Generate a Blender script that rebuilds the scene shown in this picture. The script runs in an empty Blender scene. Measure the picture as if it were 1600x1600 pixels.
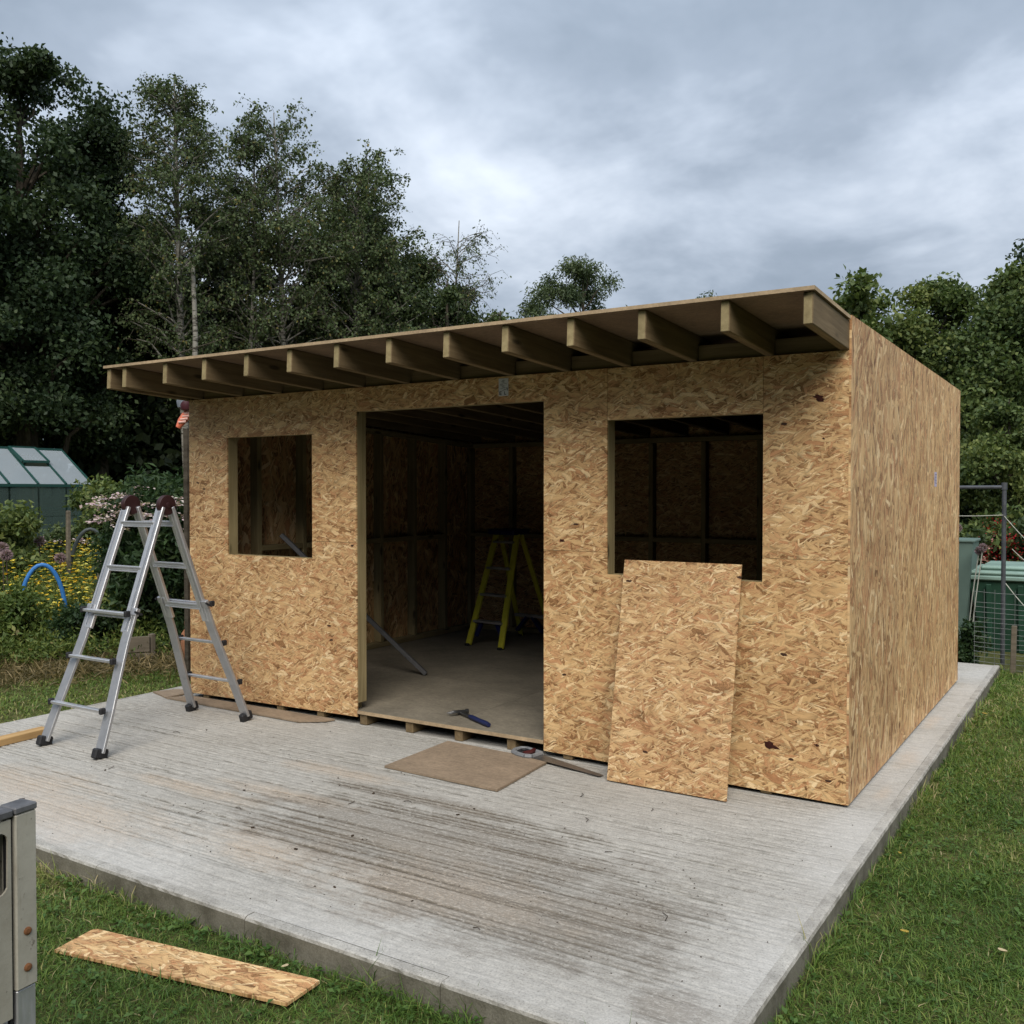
import bpy, bmesh, math, random
import numpy as np
from mathutils import Vector, Matrix, Euler

random.seed(7)
RNG = np.random.default_rng(11)
SC = bpy.context.scene
COL = SC.collection
R = math.radians

# ------------------------------------------------------------------ camera
cam_d = bpy.data.cameras.new("camera")
cam = bpy.data.objects.new("camera", cam_d)
COL.objects.link(cam)
CAM = Vector((1.145, -4.977, 1.599))
cam.location = CAM
_yaw, _pit = -0.565, -0.021
_fw = Vector((math.sin(_yaw) * math.cos(_pit), math.cos(_yaw) * math.cos(_pit), math.sin(_pit)))
cam.rotation_euler = _fw.to_track_quat('-Z', 'Y').to_euler()
cam_d.sensor_width = 36.0
cam_d.lens = 1500.8 / 1600.0 * 36.0
cam_d.clip_start = 0.05
cam_d.clip_end = 3000
SC.camera = cam

# ------------------------------------------------------------------ sky
SUN_EL, SUN_AZ = R(46), R(148)       # azimuth measured clockwise from +Y, behind the camera
world = bpy.data.worlds.new("World")
SC.world = world
world.use_nodes = True
wt = world.node_tree
for n in list(wt.nodes):
    wt.nodes.remove(n)


class NT:
    """small helper round a node tree"""
    def __init__(self, tree):
        self.t = tree

    def n(self, typ, **kw):
        nd = self.t.nodes.new(typ)
        ins = kw.pop('ins', {})
        for k, v in kw.items():
            setattr(nd, k, v)
        for k, v in ins.items():
            if hasattr(v, 'is_output') or isinstance(v, bpy.types.NodeSocket):
                self.t.links.new(v, nd.inputs[k])
            else:
                nd.inputs[k].default_value = v
        return nd

    def math(self, op, a, b=None, c=None, clamp=False):
        nd = self.n('ShaderNodeMath', operation=op, use_clamp=clamp)
        for i, v in enumerate((a, b, c)):
            if v is None:
                continue
            if isinstance(v, bpy.types.NodeSocket):
                self.t.links.new(v, nd.inputs[i])
            else:
                nd.inputs[i].default_value = v
        return nd.outputs[0]

    def vmath(self, op, a, b=None):
        nd = self.n('ShaderNodeVectorMath', operation=op)
        for i, v in enumerate((a, b)):
            if v is None:
                continue
            if isinstance(v, bpy.types.NodeSocket):
                self.t.links.new(v, nd.inputs[i])
            else:
                nd.inputs[i].default_value = v
        return nd.outputs[0]

    def mixf(self, f, a, b):
        nd = self.n('ShaderNodeMix', data_type='FLOAT')
        self._set(nd, (0, 2, 3), (f, a, b))
        return nd.outputs[0]

    def mixv(self, f, a, b):
        nd = self.n('ShaderNodeMix', data_type='VECTOR')
        self._set(nd, (0, 4, 5), (f, a, b))
        return nd.outputs[1]

    def mixc(self, f, a, b, blend='MIX'):
        nd = self.n('ShaderNodeMix', data_type='RGBA', blend_type=blend)
        self._set(nd, (0, 6, 7), (f, a, b))
        return nd.outputs[2]

    def _set(self, nd, idx, vals):
        for i, v in zip(idx, vals):
            if isinstance(v, bpy.types.NodeSocket):
                self.t.links.new(v, nd.inputs[i])
            else:
                if isinstance(v, tuple) and len(v) == 3 and nd.inputs[i].type == 'RGBA':
                    v = v + (1,)
                nd.inputs[i].default_value = v

    def ramp(self, f, stops, interp='LINEAR'):
        nd = self.n('ShaderNodeValToRGB')
        cr = nd.color_ramp
        cr.interpolation = interp
        while len(cr.elements) < len(stops):
            cr.elements.new(0.5)
        for e, (p, c) in zip(cr.elements, stops):
            e.position = p
            if not isinstance(c, tuple):
                c = (c, c, c)
            e.color = c + (1,) if len(c) == 3 else c
        self.t.links.new(f, nd.inputs[0])
        return nd.outputs[0]

    def noise(self, vec, scale, detail=3, rough=0.5, dist=0.0, dim='3D'):
        nd = self.n('ShaderNodeTexNoise', noise_dimensions=dim)
        if vec is not None:
            self.t.links.new(vec, nd.inputs['Vector'])
        nd.inputs['Scale'].default_value = scale
        nd.inputs['Detail'].default_value = detail
        nd.inputs['Roughness'].default_value = rough
        nd.inputs['Distortion'].default_value = dist
        return nd

    def mapping(self, vec, loc=(0, 0, 0), rot=(0, 0, 0), sc=(1, 1, 1)):
        nd = self.n('ShaderNodeMapping')
        self.t.links.new(vec, nd.inputs['Vector'])
        nd.inputs['Location'].default_value = loc
        nd.inputs['Rotation'].default_value = rot
        nd.inputs['Scale'].default_value = sc
        return nd.outputs[0]

    def link(self, a, b):
        self.t.links.new(a, b)


W = NT(wt)
sky = W.n('ShaderNodeTexSky', sky_type='NISHITA')
sky.sun_disc = False
sky.sun_elevation = SUN_EL
sky.sun_rotation = SUN_AZ
sky.altitude = 50
tc = W.n('ShaderNodeTexCoord')
sep = W.n('ShaderNodeSeparateXYZ', ins={0: tc.outputs['Generated']})
zz = W.math('MAXIMUM', sep.outputs[2], 0.0)
den = W.math('ADD', zz, 0.30)
px = W.math('DIVIDE', sep.outputs[0], den)
py = W.math('DIVIDE', sep.outputs[1], den)
pv = W.n('ShaderNodeCombineXYZ', ins={0: px, 1: py, 2: 0.0}).outputs[0]
pv = W.mapping(pv, loc=(3.1, 1.7, 0.4), sc=(1, 1, 1))
nA = W.noise(pv, 0.95, 5, 0.52, 0.25)
nB = W.noise(pv, 3.0, 5, 0.58, 0.2)
cl = W.math('ADD', W.math('MULTIPLY', nA.outputs[0], 0.68), W.math('MULTIPLY', nB.outputs[0], 0.32))
cloud = W.ramp(cl, [(0.41, (0.175, 0.212, 0.262)), (0.485, (0.225, 0.265, 0.322)), (0.545, (0.32, 0.365, 0.43)),
                    (0.64, (0.50, 0.545, 0.61))])
# an overcast sky is brighter overhead than at the horizon (standard overcast distribution)
up = W.math('MULTIPLY', W.math('POWER', zz, 1.5), 2.1)
lum = W.math('ADD', up, 1.0)
cloud = W.vmath('SCALE', cloud)
W.link(lum, cloud.node.inputs['Scale'])
skyc = W.vmath('SCALE', sky.outputs[0])
skyc.node.inputs['Scale'].default_value = 0.10
tot = W.mixc(0.94, skyc, cloud)
bg = W.n('ShaderNodeBackground', ins={'Color': tot, 'Strength': 1.0})
wo = W.n('ShaderNodeOutputWorld', ins={'Surface': bg.outputs[0]})

# ------------------------------------------------------------------ sun (veiled by cloud)
sd = bpy.data.lights.new("sun", 'SUN')
sd.energy = 2.2
sd.angle = R(40)
sd.color = (1.0, 0.93, 0.83)
sun = bpy.data.objects.new("sun", sd)
COL.objects.link(sun)
sdir = Vector((math.sin(SUN_AZ) * math.cos(SUN_EL), math.cos(SUN_AZ) * math.cos(SUN_EL), math.sin(SUN_EL)))
sun.rotation_euler = (-sdir).to_track_quat('-Z', 'Y').to_euler()
sun.location = (0, -6, 12)

SC.render.engine = 'CYCLES'
SC.view_settings.view_transform = 'Standard'
SC.view_settings.look = 'None'
SC.view_settings.exposure = 0.47
SC.view_settings.gamma = 1.0
SC.view_settings.use_curve_mapping = False
SC.cycles.max_bounces = 6
SC.cycles.diffuse_bounces = 1
SC.cycles.use_denoising = True


# ================================================================== helpers
def tag(o, label=None, cat=None, group=None, kind=None):
    if label:
        o['label'] = label
    if cat:
        o['category'] = cat
    if group:
        o['group'] = group
    if kind:
        o['kind'] = kind
    return o


def empty(name, loc):
    o = bpy.data.objects.new(name, None)
    o.location = loc
    o.empty_display_size = 0.1
    COL.objects.link(o)
    return o


def link_mesh(name, me, mat, parent=None, loc=(0, 0, 0), rot=None, smooth=False):
    o = bpy.data.objects.new(name, me)
    COL.objects.link(o)
    if mat is not None and len(me.materials) == 0:
        me.materials.append(mat)
    if parent is not None:
        o.parent = parent
    o.location = loc
    if rot is not None:
        o.rotation_euler = rot
    if smooth and len(me.polygons):
        me.polygons.foreach_set('use_smooth', [True] * len(me.polygons))
    return o


def origin(p):
    """world position of a parent chain made only of translations"""
    v = Vector((0, 0, 0))
    while p is not None:
        v += Vector(p.location)
        p = p.parent
    return v


class MB:
    """collects boxes, prisms, tubes and lathes into one mesh"""
    def __init__(self):
        self.v, self.f = [], []

    def add(self, vs, fs):
        b = len(self.v)
        self.v += [tuple(x) for x in vs]
        self.f += [tuple(i + b for i in f) for f in fs]
        return self

    def box(self, c, s, rot=None, bev=0.0):
        hx, hy, hz = s[0] / 2, s[1] / 2, s[2] / 2
        M = rot if rot is not None else Matrix.Identity(3)
        if bev <= 0:
            vs = [Vector((x * hx, y * hy, z * hz)) for z in (-1, 1) for y in (-1, 1) for x in (-1, 1)]
            fs = [(0, 2, 3, 1), (4, 5, 7, 6), (0, 1, 5, 4), (2, 6, 7, 3), (0, 4, 6, 2), (1, 3, 7, 5)]
        else:
            bm = bmesh.new()
            bmesh.ops.create_cube(bm, size=1.0)
            for v in bm.verts:
                v.co = Vector((v.co.x * s[0], v.co.y * s[1], v.co.z * s[2]))
            bmesh.ops.bevel(bm, geom=list(bm.edges), offset=bev, segments=1, affect='EDGES')
            bm.verts.index_update()
            vs = [v.co.copy() for v in bm.verts]
            fs = [tuple(v.index for v in f.verts) for f in bm.faces]
            bm.free()
        c = Vector(c)
        return self.add([M @ v + c for v in vs], fs)

    def bar(self, p0, p1, w, h, up=(0, 0, 1), bev=0.0):
        p0, p1 = Vector(p0), Vector(p1)
        d = p1 - p0
        L = d.length
        x = d.normalized()
        y = Vector(up).cross(x).normalized()
        z = x.cross(y)
        M = Matrix((x, y, z)).transposed()
        return self.box((p0 + p1) / 2, (L, w, h), M, bev)

    def tube(self, pts, rad, n=8, cap=True):
        pts = [Vector(p) for p in pts]
        if not hasattr(rad, '__len__'):
            rad = [rad] * len(pts)
        vs, fs = [], []
        prev = None
        for i, p in enumerate(pts):
            a = pts[max(i - 1, 0)]
            b = pts[min(i + 1, len(pts) - 1)]
            t = (b - a).normalized()
            if prev is None:
                ref = Vector((0, 0, 1)) if abs(t.z) < 0.9 else Vector((1, 0, 0))
                x = t.cross(ref).normalized()
            else:
                x = (prev - t * prev.dot(t)).normalized()
            prev = x
            y = t.cross(x)
            for k in range(n):
                a_ = 2 * math.pi * k / n
                vs.append(p + (x * math.cos(a_) + y * math.sin(a_)) * rad[i])
        for i in range(len(pts) - 1):
            for k in range(n):
                k2 = (k + 1) % n
                fs.append((i * n + k, i * n + k2, (i + 1) * n + k2, (i + 1) * n + k))
        if cap:
            fs.append(tuple(range(n - 1, -1, -1)))
            fs.append(tuple((len(pts) - 1) * n + k for k in range(n)))
        return self.add(vs, fs)

    def lathe(self, prof, c=(0, 0, 0), n=20, M=None):
        vs, fs = [], []
        M = M or Matrix.Identity(3)
        for r, z in prof:
            for k in range(n):
                a = 2 * math.pi * k / n
                vs.append(M @ Vector((r * math.cos(a), r * math.sin(a), z)) + Vector(c))
        for i in range(len(prof) - 1):
            for k in range(n):
                k2 = (k + 1) % n
                fs.append((i * n + k, i * n + k2, (i + 1) * n + k2, (i + 1) * n + k))
        fs.append(tuple(range(n - 1, -1, -1)))
        fs.append(tuple((len(prof) - 1) * n + k for k in range(n)))
        return self.add(vs, fs)

    def prism(self, poly, d0, d1, axes='xz'):
        """2-D polygon extruded along the third axis between d0 and d1"""
        def P(u, v, w):
            if axes == 'xz':
                return (u, w, v)
            if axes == 'yz':
                return (w, u, v)
            return (u, v, w)
        n = len(poly)
        area = sum(poly[i][0] * poly[(i + 1) % n][1] - poly[(i + 1) % n][0] * poly[i][1] for i in range(n))
        if area < 0:
            poly = poly[::-1]
        vs = [P(u, v, d0) for u, v in poly] + [P(u, v, d1) for u, v in poly]
        fs = [tuple(range(n))[::-1], tuple(range(n, 2 * n))]
        for i in range(n):
            j = (i + 1) % n
            fs.append((i, j, n + j, n + i))
        return self.add(vs, fs)

    def mesh(self, name):
        me = bpy.data.meshes.new(name)
        me.from_pydata([tuple(v) for v in self.v], [], self.f)
        bm = bmesh.new()
        bm.from_mesh(me)
        bmesh.ops.recalc_face_normals(bm, faces=bm.faces)
        bm.to_mesh(me)
        bm.free()
        return me

    def build(self, name, mat, parent=None, world=True, smooth=False, loc=None):
        """vertices are given in world coordinates; the object sits at its parent's origin (or at loc)"""
        o0 = origin(parent) if (world and parent is not None) else Vector((0, 0, 0))
        if loc is not None:
            o0 = Vector(loc)
        if world:
            self.v = [tuple(Vector(v) - o0) for v in self.v]
        me = self.mesh(name)
        lo = (0, 0, 0)
        if loc is not None:
            lo = Vector(loc) - (origin(parent) if parent is not None else Vector((0, 0, 0)))
        o = link_mesh(name, me, mat, parent, lo)
        if smooth:
            shade(o)
        return o


def shade(o, ang=35):
    me = o.data
    me.polygons.foreach_set('use_smooth', [True] * len(me.polygons))
    bm = bmesh.new()
    bm.from_mesh(me)
    for e in bm.edges:
        if len(e.link_faces) == 2 and e.calc_face_angle(0) > R(ang):
            e.smooth = False
    bm.to_mesh(me)
    bm.free()


def beam(name, p0, p1, w, h, mat, parent=None, up=(0, 0, 1), bev=0.003):
    """a timber whose local X runs along its length (so that the grain follows it)"""
    p0, p1 = Vector(p0), Vector(p1)
    d = p1 - p0
    x = d.normalized()
    y = Vector(up).cross(x).normalized()
    z = x.cross(y)
    M = Matrix((x, y, z)).transposed()
    me = MB().box((0, 0, 0), (d.length, w, h), None, bev).mesh(name)
    o = link_mesh(name, me, mat, parent, (p0 + p1) / 2 - origin(parent), M.to_euler())
    return o


def bulk(name, V, F, mat, parent=None, rnd=None, loc=(0, 0, 0), smooth=False):
    """mesh from numpy arrays; F is (n, k) with one k for all faces; rnd is a per-face value"""
    me = bpy.data.meshes.new(name)
    n, k = F.shape
    me.vertices.add(len(V))
    me.vertices.foreach_set('co', np.ascontiguousarray(V, np.float32).ravel())
    me.loops.add(n * k)
    me.loops.foreach_set('vertex_index', np.ascontiguousarray(F, np.int32).ravel())
    me.polygons.add(n)
    me.polygons.foreach_set('loop_start', np.arange(0, n * k, k, dtype=np.int32))
    if rnd is not None:
        a = me.attributes.new('rnd', 'FLOAT', 'FACE')
        a.data.foreach_set('value', np.ascontiguousarray(rnd, np.float32))
    me.update(calc_edges=True)
    return link_mesh(name, me, mat, parent, loc, smooth=smooth)


def leaf_quads(P, L, Wd, axis, nrm, bend=0.0):
    """rhombic leaves: P base points, axis = direction to the tip, nrm = rough normal"""
    axis = axis / np.linalg.norm(axis, axis=1, keepdims=True)
    side = np.cross(axis, nrm)
    side /= np.linalg.norm(side, axis=1, keepdims=True) + 1e-9
    nn = np.cross(side, axis)
    L = L[:, None]
    Wd = Wd[:, None]
    b = P
    t = P + axis * L - nn * (L * bend)
    m = P + axis * L * 0.48 + nn * (L * bend * 0.4)
    V = np.stack([b, m + side * Wd * 0.5, t, m - side * Wd * 0.5], 1).reshape(-1, 3)
    F = np.arange(len(P) * 4).reshape(-1, 4)
    return V, F


def rdir(n, rng=RNG):
    v = rng.normal(size=(n, 3))
    return v / np.linalg.norm(v, axis=1, keepdims=True)


def gz(x, y=0):
    """height of the ground: lawn at the slab, rising gently into the garden on the left"""
    return -0.105 + 0.05 * np.clip(-8.0 - np.asarray(x, float), 0, 11)


# ================================================================== materials
def new_mat(name):
    m = bpy.data.materials.new(name)
    m.use_nodes = True
    t = m.node_tree
    for n in list(t.nodes):
        t.nodes.remove(n)
    N = NT(t)
    b = N.n('ShaderNodeBsdfPrincipled')
    o = N.n('ShaderNodeOutputMaterial', ins={'Surface': b.outputs[0]})
    N.bsdf, N.out = b, o
    return m, N


def setc(N, col, rough=0.8, spec=0.3, metal=0.0):
    for k, v in (('Base Color', col), ('Roughness', rough), ('Specular IOR Level', spec), ('Metallic', metal)):
        if isinstance(v, bpy.types.NodeSocket):
            N.link(v, N.bsdf.inputs[k])
        else:
            if k == 'Base Color' and len(v) == 3:
                v = tuple(v) + (1,)
            N.bsdf.inputs[k].default_value = v


def bump(N, h, dist, strength=1.0):
    b = N.n('ShaderNodeBump', ins={'Strength': strength, 'Distance': dist, 'Height': h})
    N.link(b.outputs[0], N.bsdf.inputs['Normal'])
    return b


def obj_co(N, offset=True):
    tc = N.n('ShaderNodeTexCoord')
    v = tc.outputs['Object']
    if offset:
        oi = N.n('ShaderNodeObjectInfo')
        r = N.math('MULTIPLY', oi.outputs['Random'], 37.0)
        v = N.vmath('ADD', v, N.n('ShaderNodeCombineXYZ', ins={0: r, 1: r, 2: r}).outputs[0])
    return v


def m_plain(name, col, rough=0.7, spec=0.3, metal=0.0, var=0.15, scale=20.0, bumpd=0.0):
    m, N = new_mat(name)
    v = obj_co(N)
    n = N.noise(v, scale, 4, 0.6)
    a = tuple(c * (1 - var) for c in col)
    b = tuple(min(1, c * (1 + var)) for c in col)
    c = N.ramp(n.outputs[0], [(0.3, a), (0.7, b)])
    setc(N, c, rough, spec, metal)
    if bumpd:
        bump(N, n.outputs[0], bumpd)
    return m


def m_osb(name, ua, va, gain=1.0, fine=1.0, dull=0.0):
    """strand board: several layers of long chips, the highest chip wins at every point"""
    m, N = new_mat(name)
    co = obj_co(N)
    sp = N.n('ShaderNodeSeparateXYZ', ins={0: co})
    ax = {'x': 0, 'y': 1, 'z': 2}
    uv = N.n('ShaderNodeCombineXYZ', ins={0: sp.outputs[ax[ua]], 1: sp.outputs[ax[va]], 2: 0.0}).outputs[0]
    wob = N.noise(uv, 14, 2, 0.6)
    wv = N.vmath('SUBTRACT', wob.outputs['Color'], (0.5, 0.5, 0.5))
    sc_ = N.vmath('SCALE', wv)
    sc_.node.inputs['Scale'].default_value = 0.028
    wob2 = N.noise(uv, 90, 2, 0.6)
    wv2 = N.vmath('SCALE', N.vmath('SUBTRACT', wob2.outputs['Color'], (0.5, 0.5, 0.5)))
    wv2.node.inputs['Scale'].default_value = 0.006
    uvw = N.vmath('ADD', N.vmath('ADD', uv, sc_), wv2)
    layers = [(0.12, .105, .021, 0.00), (-0.42, .095, .018, 0.0), (0.66, .085, .023, -0.01), (-1.0, .065, .018, -0.04),
              (1.40, .055, .016, -0.07), (-0.12, .15, .042, -0.06), (0.20, .070, .0075, 0.07), (-0.50, .060, .0065, 0.06)]
    best_h = best_t = best_v = best_d = None
    for i, (th, L, w, bias) in enumerate(layers):
        mp = N.n('ShaderNodeMapping', vector_type='POINT')
        N.link(uvw, mp.inputs['Vector'])
        # rotate, then stretch
        rot = N.n('ShaderNodeVectorRotate', rotation_type='Z_AXIS', ins={'Vector': uvw, 'Angle': th})
        mp.inputs['Location'].default_value = (i * 7.31, i * 3.17, 0)
        mp.inputs['Scale'].default_value = (1.0 / (L * fine), 1.0 / (w * fine), 1)
        N.link(rot.outputs[0], mp.inputs['Vector'])
        vo = N.n('ShaderNodeTexVoronoi', voronoi_dimensions='2D', feature='F1', ins={'Vector': mp.outputs[0], 'Scale': 1.0})
        s = N.n('ShaderNodeSeparateXYZ', ins={0: vo.outputs['Color']})
        dome = N.math('MULTIPLY', vo.outputs['Distance'], -0.22)
        h = N.math('ADD', N.math('ADD', s.outputs[1], bias), dome)
        t = s.outputs[0]
        if best_h is None:
            best_h, best_t, best_v, best_d = h, t, mp.outputs[0], vo.outputs['Distance']
        else:
            g = N.math('GREATER_THAN', h, best_h)
            best_t = N.mixf(g, best_t, t)
            best_d = N.mixf(g, best_d, vo.outputs['Distance'])
            best_v = N.mixv(g, best_v, mp.outputs[0])
            best_h = N.math('MAXIMUM', h, best_h)
    gr = N.noise(N.mapping(best_v, sc=(0.9, 3.2, 1)), 1.6, 3, 0.65)
    big = N.noise(uv, 1.6, 3, 0.5)
    spk = N.noise(N.mapping(uv, sc=(0.7, 1.3, 1)), 210, 3, 0.75)
    tone = N.math('ADD', best_t, N.math('MULTIPLY', N.math('SUBTRACT', spk.outputs[0], 0.5), 0.75))
    col = N.ramp(tone, [(0.0, (0.22, 0.12, 0.055)), (0.10, (0.39, 0.235, 0.12)), (0.20, (0.52, 0.28, 0.155)), (0.30, (0.50, 0.325, 0.18)),
                          (0.55, (0.57, 0.395, 0.215)), (0.75, (0.62, 0.445, 0.25)), (0.9, (0.70, 0.535, 0.325)), (1.0, (0.77, 0.635, 0.43))])
    gf = N.ramp(gr.outputs[0], [(0.28, 0.70), (0.46, 0.97), (0.72, 1.10)])
    col = N.mixc(1.0, col, gf, 'MULTIPLY')
    bf = N.ramp(big.outputs[0], [(0.3, (0.86, 0.82, 0.78)), (0.7, (1.06, 1.06, 1.05))])
    col = N.mixc(1.0, col, bf, 'MULTIPLY')
    oi = N.n('ShaderNodeObjectInfo')
    col = N.mixc(1.0, col, N.ramp(oi.outputs['Random'], [(0.0, (1.03, 0.95, 0.85)), (0.4, (1.12, 1.04, 0.91)), (0.7, (1.16, 1.06, 0.90)), (1.0, (1.18, 1.11, 0.98))]), 'MULTIPLY')
    crev = N.ramp(best_h, [(0.50, (0.58, 0.52, 0.46)), (0.66, (0.88, 0.86, 0.84)), (0.8, (1, 1, 1))])
    col = N.mixc(0.85, col, crev, 'MULTIPLY')
    col = N.mixc(1.0, col, N.ramp(best_d, [(0.36, 1.0), (0.58, 0.78), (0.75, 0.6)]), 'MULTIPLY')  # darker chip edges: the small shadows there are painted into the colour
    # sparse dark bark flecks
    fl = N.n('ShaderNodeTexVoronoi', voronoi_dimensions='2D', feature='F1',
             ins={'Vector': N.mapping(uvw, rot=(0, 0, 0.4), sc=(9, 22, 1)), 'Scale': 1.0})
    fs = N.n('ShaderNodeSeparateXYZ', ins={0: fl.outputs['Color']})
    fm = N.math('MULTIPLY', N.math('GREATER_THAN', fs.outputs[2], 0.990), N.math('LESS_THAN', fl.outputs['Distance'], 0.15))
    col = N.mixc(fm, col, (0.05, 0.022, 0.012))
    if gain != 1.0:
        col = N.mixc(1.0, col, (gain, gain, gain), 'MULTIPLY')
    if dull:
        col = N.mixc(dull, col, (0.33 * gain, 0.25 * gain, 0.17 * gain))
    setc(N, col, 0.62, 0.28)
    bn = N.noise(N.mapping(uv, sc=(14, 60, 1)), 1.0, 2, 0.6)
    bump(N, bn.outputs[0], 0.002, 0.6)
    return m


def m_board(name, col, ua='x', va='y'):
    """smooth face of strand board / dusty floor board: fine flecks, scuffs"""
    m, N = new_mat(name)
    co = obj_co(N)
    n1 = N.noise(co, 3.0, 4, 0.6)
    n2 = N.noise(co, 60, 3, 0.7)
    n3 = N.noise(N.mapping(co, sc=(18, 60, 30)), 1.0, 2, 0.6)
    a = tuple(c * 0.78 for c in col)
    b = tuple(min(1, c * 1.22) for c in col)
    c = N.ramp(n1.outputs[0], [(0.3, a), (0.55, col), (0.75, b)])
    c = N.mixc(1.0, c, N.ramp(n2.outputs[0], [(0.3, 0.82), (0.7, 1.12)]), 'MULTIPLY')
    c = N.mixc(1.0, c, N.ramp(n3.outputs[0], [(0.3, 0.85), (0.7, 1.1)]), 'MULTIPLY')
    setc(N, c, 0.75, 0.2)
    bump(N, n2.outputs[0], 0.001, 0.6)
    return m


def m_timber(name, dark, light, knots=True, rough=0.75):
    """sawn softwood, grain along local X"""
    m, N = new_mat(name)
    co = obj_co(N)
    g1 = N.noise(N.mapping(co, sc=(1.2, 26, 26)), 1.0, 4, 0.6, 0.6)
    g2 = N.noise(N.mapping(co, sc=(6, 160, 160)), 1.0, 3, 0.6)
    big = N.noise(co, 2.2, 2, 0.5)
    f = N.math('ADD', N.math('MULTIPLY', g1.outputs[0], 0.7), N.math('MULTIPLY', g2.outputs[0], 0.3))
    c = N.ramp(f, [(0.32, dark), (0.68, light)])
    c = N.mixc(1.0, c, N.ramp(big.outputs[0], [(0.3, 0.78), (0.7, 1.12)]), 'MULTIPLY')
    if knots:
        vo = N.n('ShaderNodeTexVoronoi', feature='F1', ins={'Vector': N.mapping(co, sc=(2.6, 9, 9)), 'Scale': 1.0})
        k = N.ramp(vo.outputs['Distance'], [(0.08, 0.28), (0.17, 1.0)])
        c = N.mixc(1.0, c, k, 'MULTIPLY')
    setc(N, c, rough, 0.22)
    bump(N, f, 0.0012, 0.7)
    return m


def m_leaf(name, stops, trans=0.22, rough=0.55, spec=0.25):
    m, N = new_mat(name)
    at = N.n('ShaderNodeAttribute', attribute_name='rnd')
    c = N.ramp(at.outputs['Fac'], stops)
    setc(N, c, rough, spec)
    tr = N.n('ShaderNodeBsdfTranslucent', ins={'Color': N.mixc(1.0, c, (1.25, 1.35, 0.7), 'MULTIPLY')})
    mx = N.n('ShaderNodeMixShader', ins={0: trans, 1: N.bsdf.outputs[0], 2: tr.outputs[0]})
    N.link(mx.outputs[0], N.out.inputs['Surface'])
    return m


def m_bark(name, dark, light, birch=False):
    m, N = new_mat(name)
    co = obj_co(N)
    if birch:
        n = N.noise(N.mapping(co, sc=(3, 3, 14)), 1.3, 4, 0.65)
        c = N.ramp(n.outputs[0], [(0.38, dark), (0.47, light), (0.8, tuple(min(1, x * 1.1) for x in light))])
    else:
        n = N.noise(N.mapping(co, sc=(9, 9, 1.6)), 1.5, 4, 0.65)
        c = N.ramp(n.outputs[0], [(0.3, dark), (0.7, light)])
    setc(N, c, 0.9, 0.15)
    bump(N, n.outputs[0], 0.02, 0.7)
    return m


def m_alu(name, base=0.62, rough=0.38):
    m, N = new_mat(name)
    co = obj_co(N)
    n = N.noise(N.mapping(co, sc=(5, 5, 5)), 2.0, 4, 0.6)
    s = N.noise(N.mapping(co, sc=(120, 120, 14)), 1.0, 2, 0.6)
    sp = N.noise(co, 38, 3, 0.75)
    c = N.ramp(n.outputs[0], [(0.3, (base * .82, base * .83, base * .86)), (0.7, (base, base * 1.0, base * 1.02))])
    c = N.mixc(N.ramp(sp.outputs[0], [(0.68, 0.0), (0.78, 0.7)]), c, (0.72, 0.72, 0.70))
    setc(N, c, N.ramp(s.outputs[0], [(0.3, rough - 0.06), (0.7, rough + 0.14)]), 0.5, 0.72)
    bump(N, s.outputs[0], 0.0006, 0.5)
    return m


M = {}
M['osb_xz'] = m_osb('osb_front', 'x', 'z', fine=1.0)
M['osb_yz'] = m_osb('osb_side', 'z', 'y', gain=1.08, fine=1.8)
M['osb_xy'] = m_osb('osb_lying', 'x', 'y')
M['osb_yx'] = m_osb('osb_lean', 'x', 'y', fine=0.86)
M['board'] = m_board('osb_smooth_face', (0.30, 0.225, 0.155))
M['floor'] = m_board('dusty_floor_board', (0.235, 0.205, 0.155))
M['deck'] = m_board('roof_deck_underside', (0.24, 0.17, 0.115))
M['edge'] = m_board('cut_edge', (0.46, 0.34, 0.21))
M['timber'] = m_timber('treated_timber', (0.13, 0.088, 0.045), (0.245, 0.18, 0.098))
M['stud'] = m_timber('stud_timber', (0.24, 0.185, 0.09), (0.40, 0.32, 0.17))
M['fresh'] = m_timber('fresh_timber', (0.36, 0.21, 0.085), (0.55, 0.36, 0.16), knots=False)
M['grey_wood'] = m_timber('weathered_wood', (0.10, 0.085, 0.06), (0.22, 0.185, 0.14))
M['alu'] = m_alu('aluminium')
M['alu_dull'] = m_alu('aluminium_dull', 0.5, 0.45)
M['black'] = m_plain('black_rubber', (0.018, 0.018, 0.02), 0.6, 0.4)
M['hinge'] = m_plain('maroon_plastic', (0.035, 0.012, 0.012), 0.5, 0.4)
M['paper'] = m_plain('printed_paper', (0.62, 0.62, 0.64), 0.8, 0.2, var=0.12, scale=120)
M['purple'] = m_plain('lilac_paper', (0.50, 0.46, 0.60), 0.8, 0.2, var=0.1, scale=90)
M['ink'] = m_plain('ink', (0.03, 0.03, 0.05), 0.8, 0.1)
M['knot'] = m_plain('resin_mark', (0.045, 0.012, 0.008), 0.7, 0.2, var=0.5, scale=60)
M['rednot'] = m_plain('red_chip', (0.44, 0.22, 0.10), 0.7, 0.2, var=0.2, scale=60)
M['steel'] = m_plain('tool_steel', (0.10, 0.10, 0.10), 0.35, 0.5, metal=0.8)
M['saw_steel'] = m_plain('saw_blade_steel', (0.16, 0.155, 0.15), 0.4, 0.5, metal=0.7, var=0.3, scale=12)
M['navy'] = m_plain('navy_grip', (0.012, 0.018, 0.07), 0.5, 0.4)
M['grey_plastic'] = m_plain('grey_plastic', (0.20, 0.205, 0.21), 0.5, 0.4)
M['red_plastic'] = m_plain('dark_red_plastic', (0.06, 0.010, 0.010), 0.5, 0.4)
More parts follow.
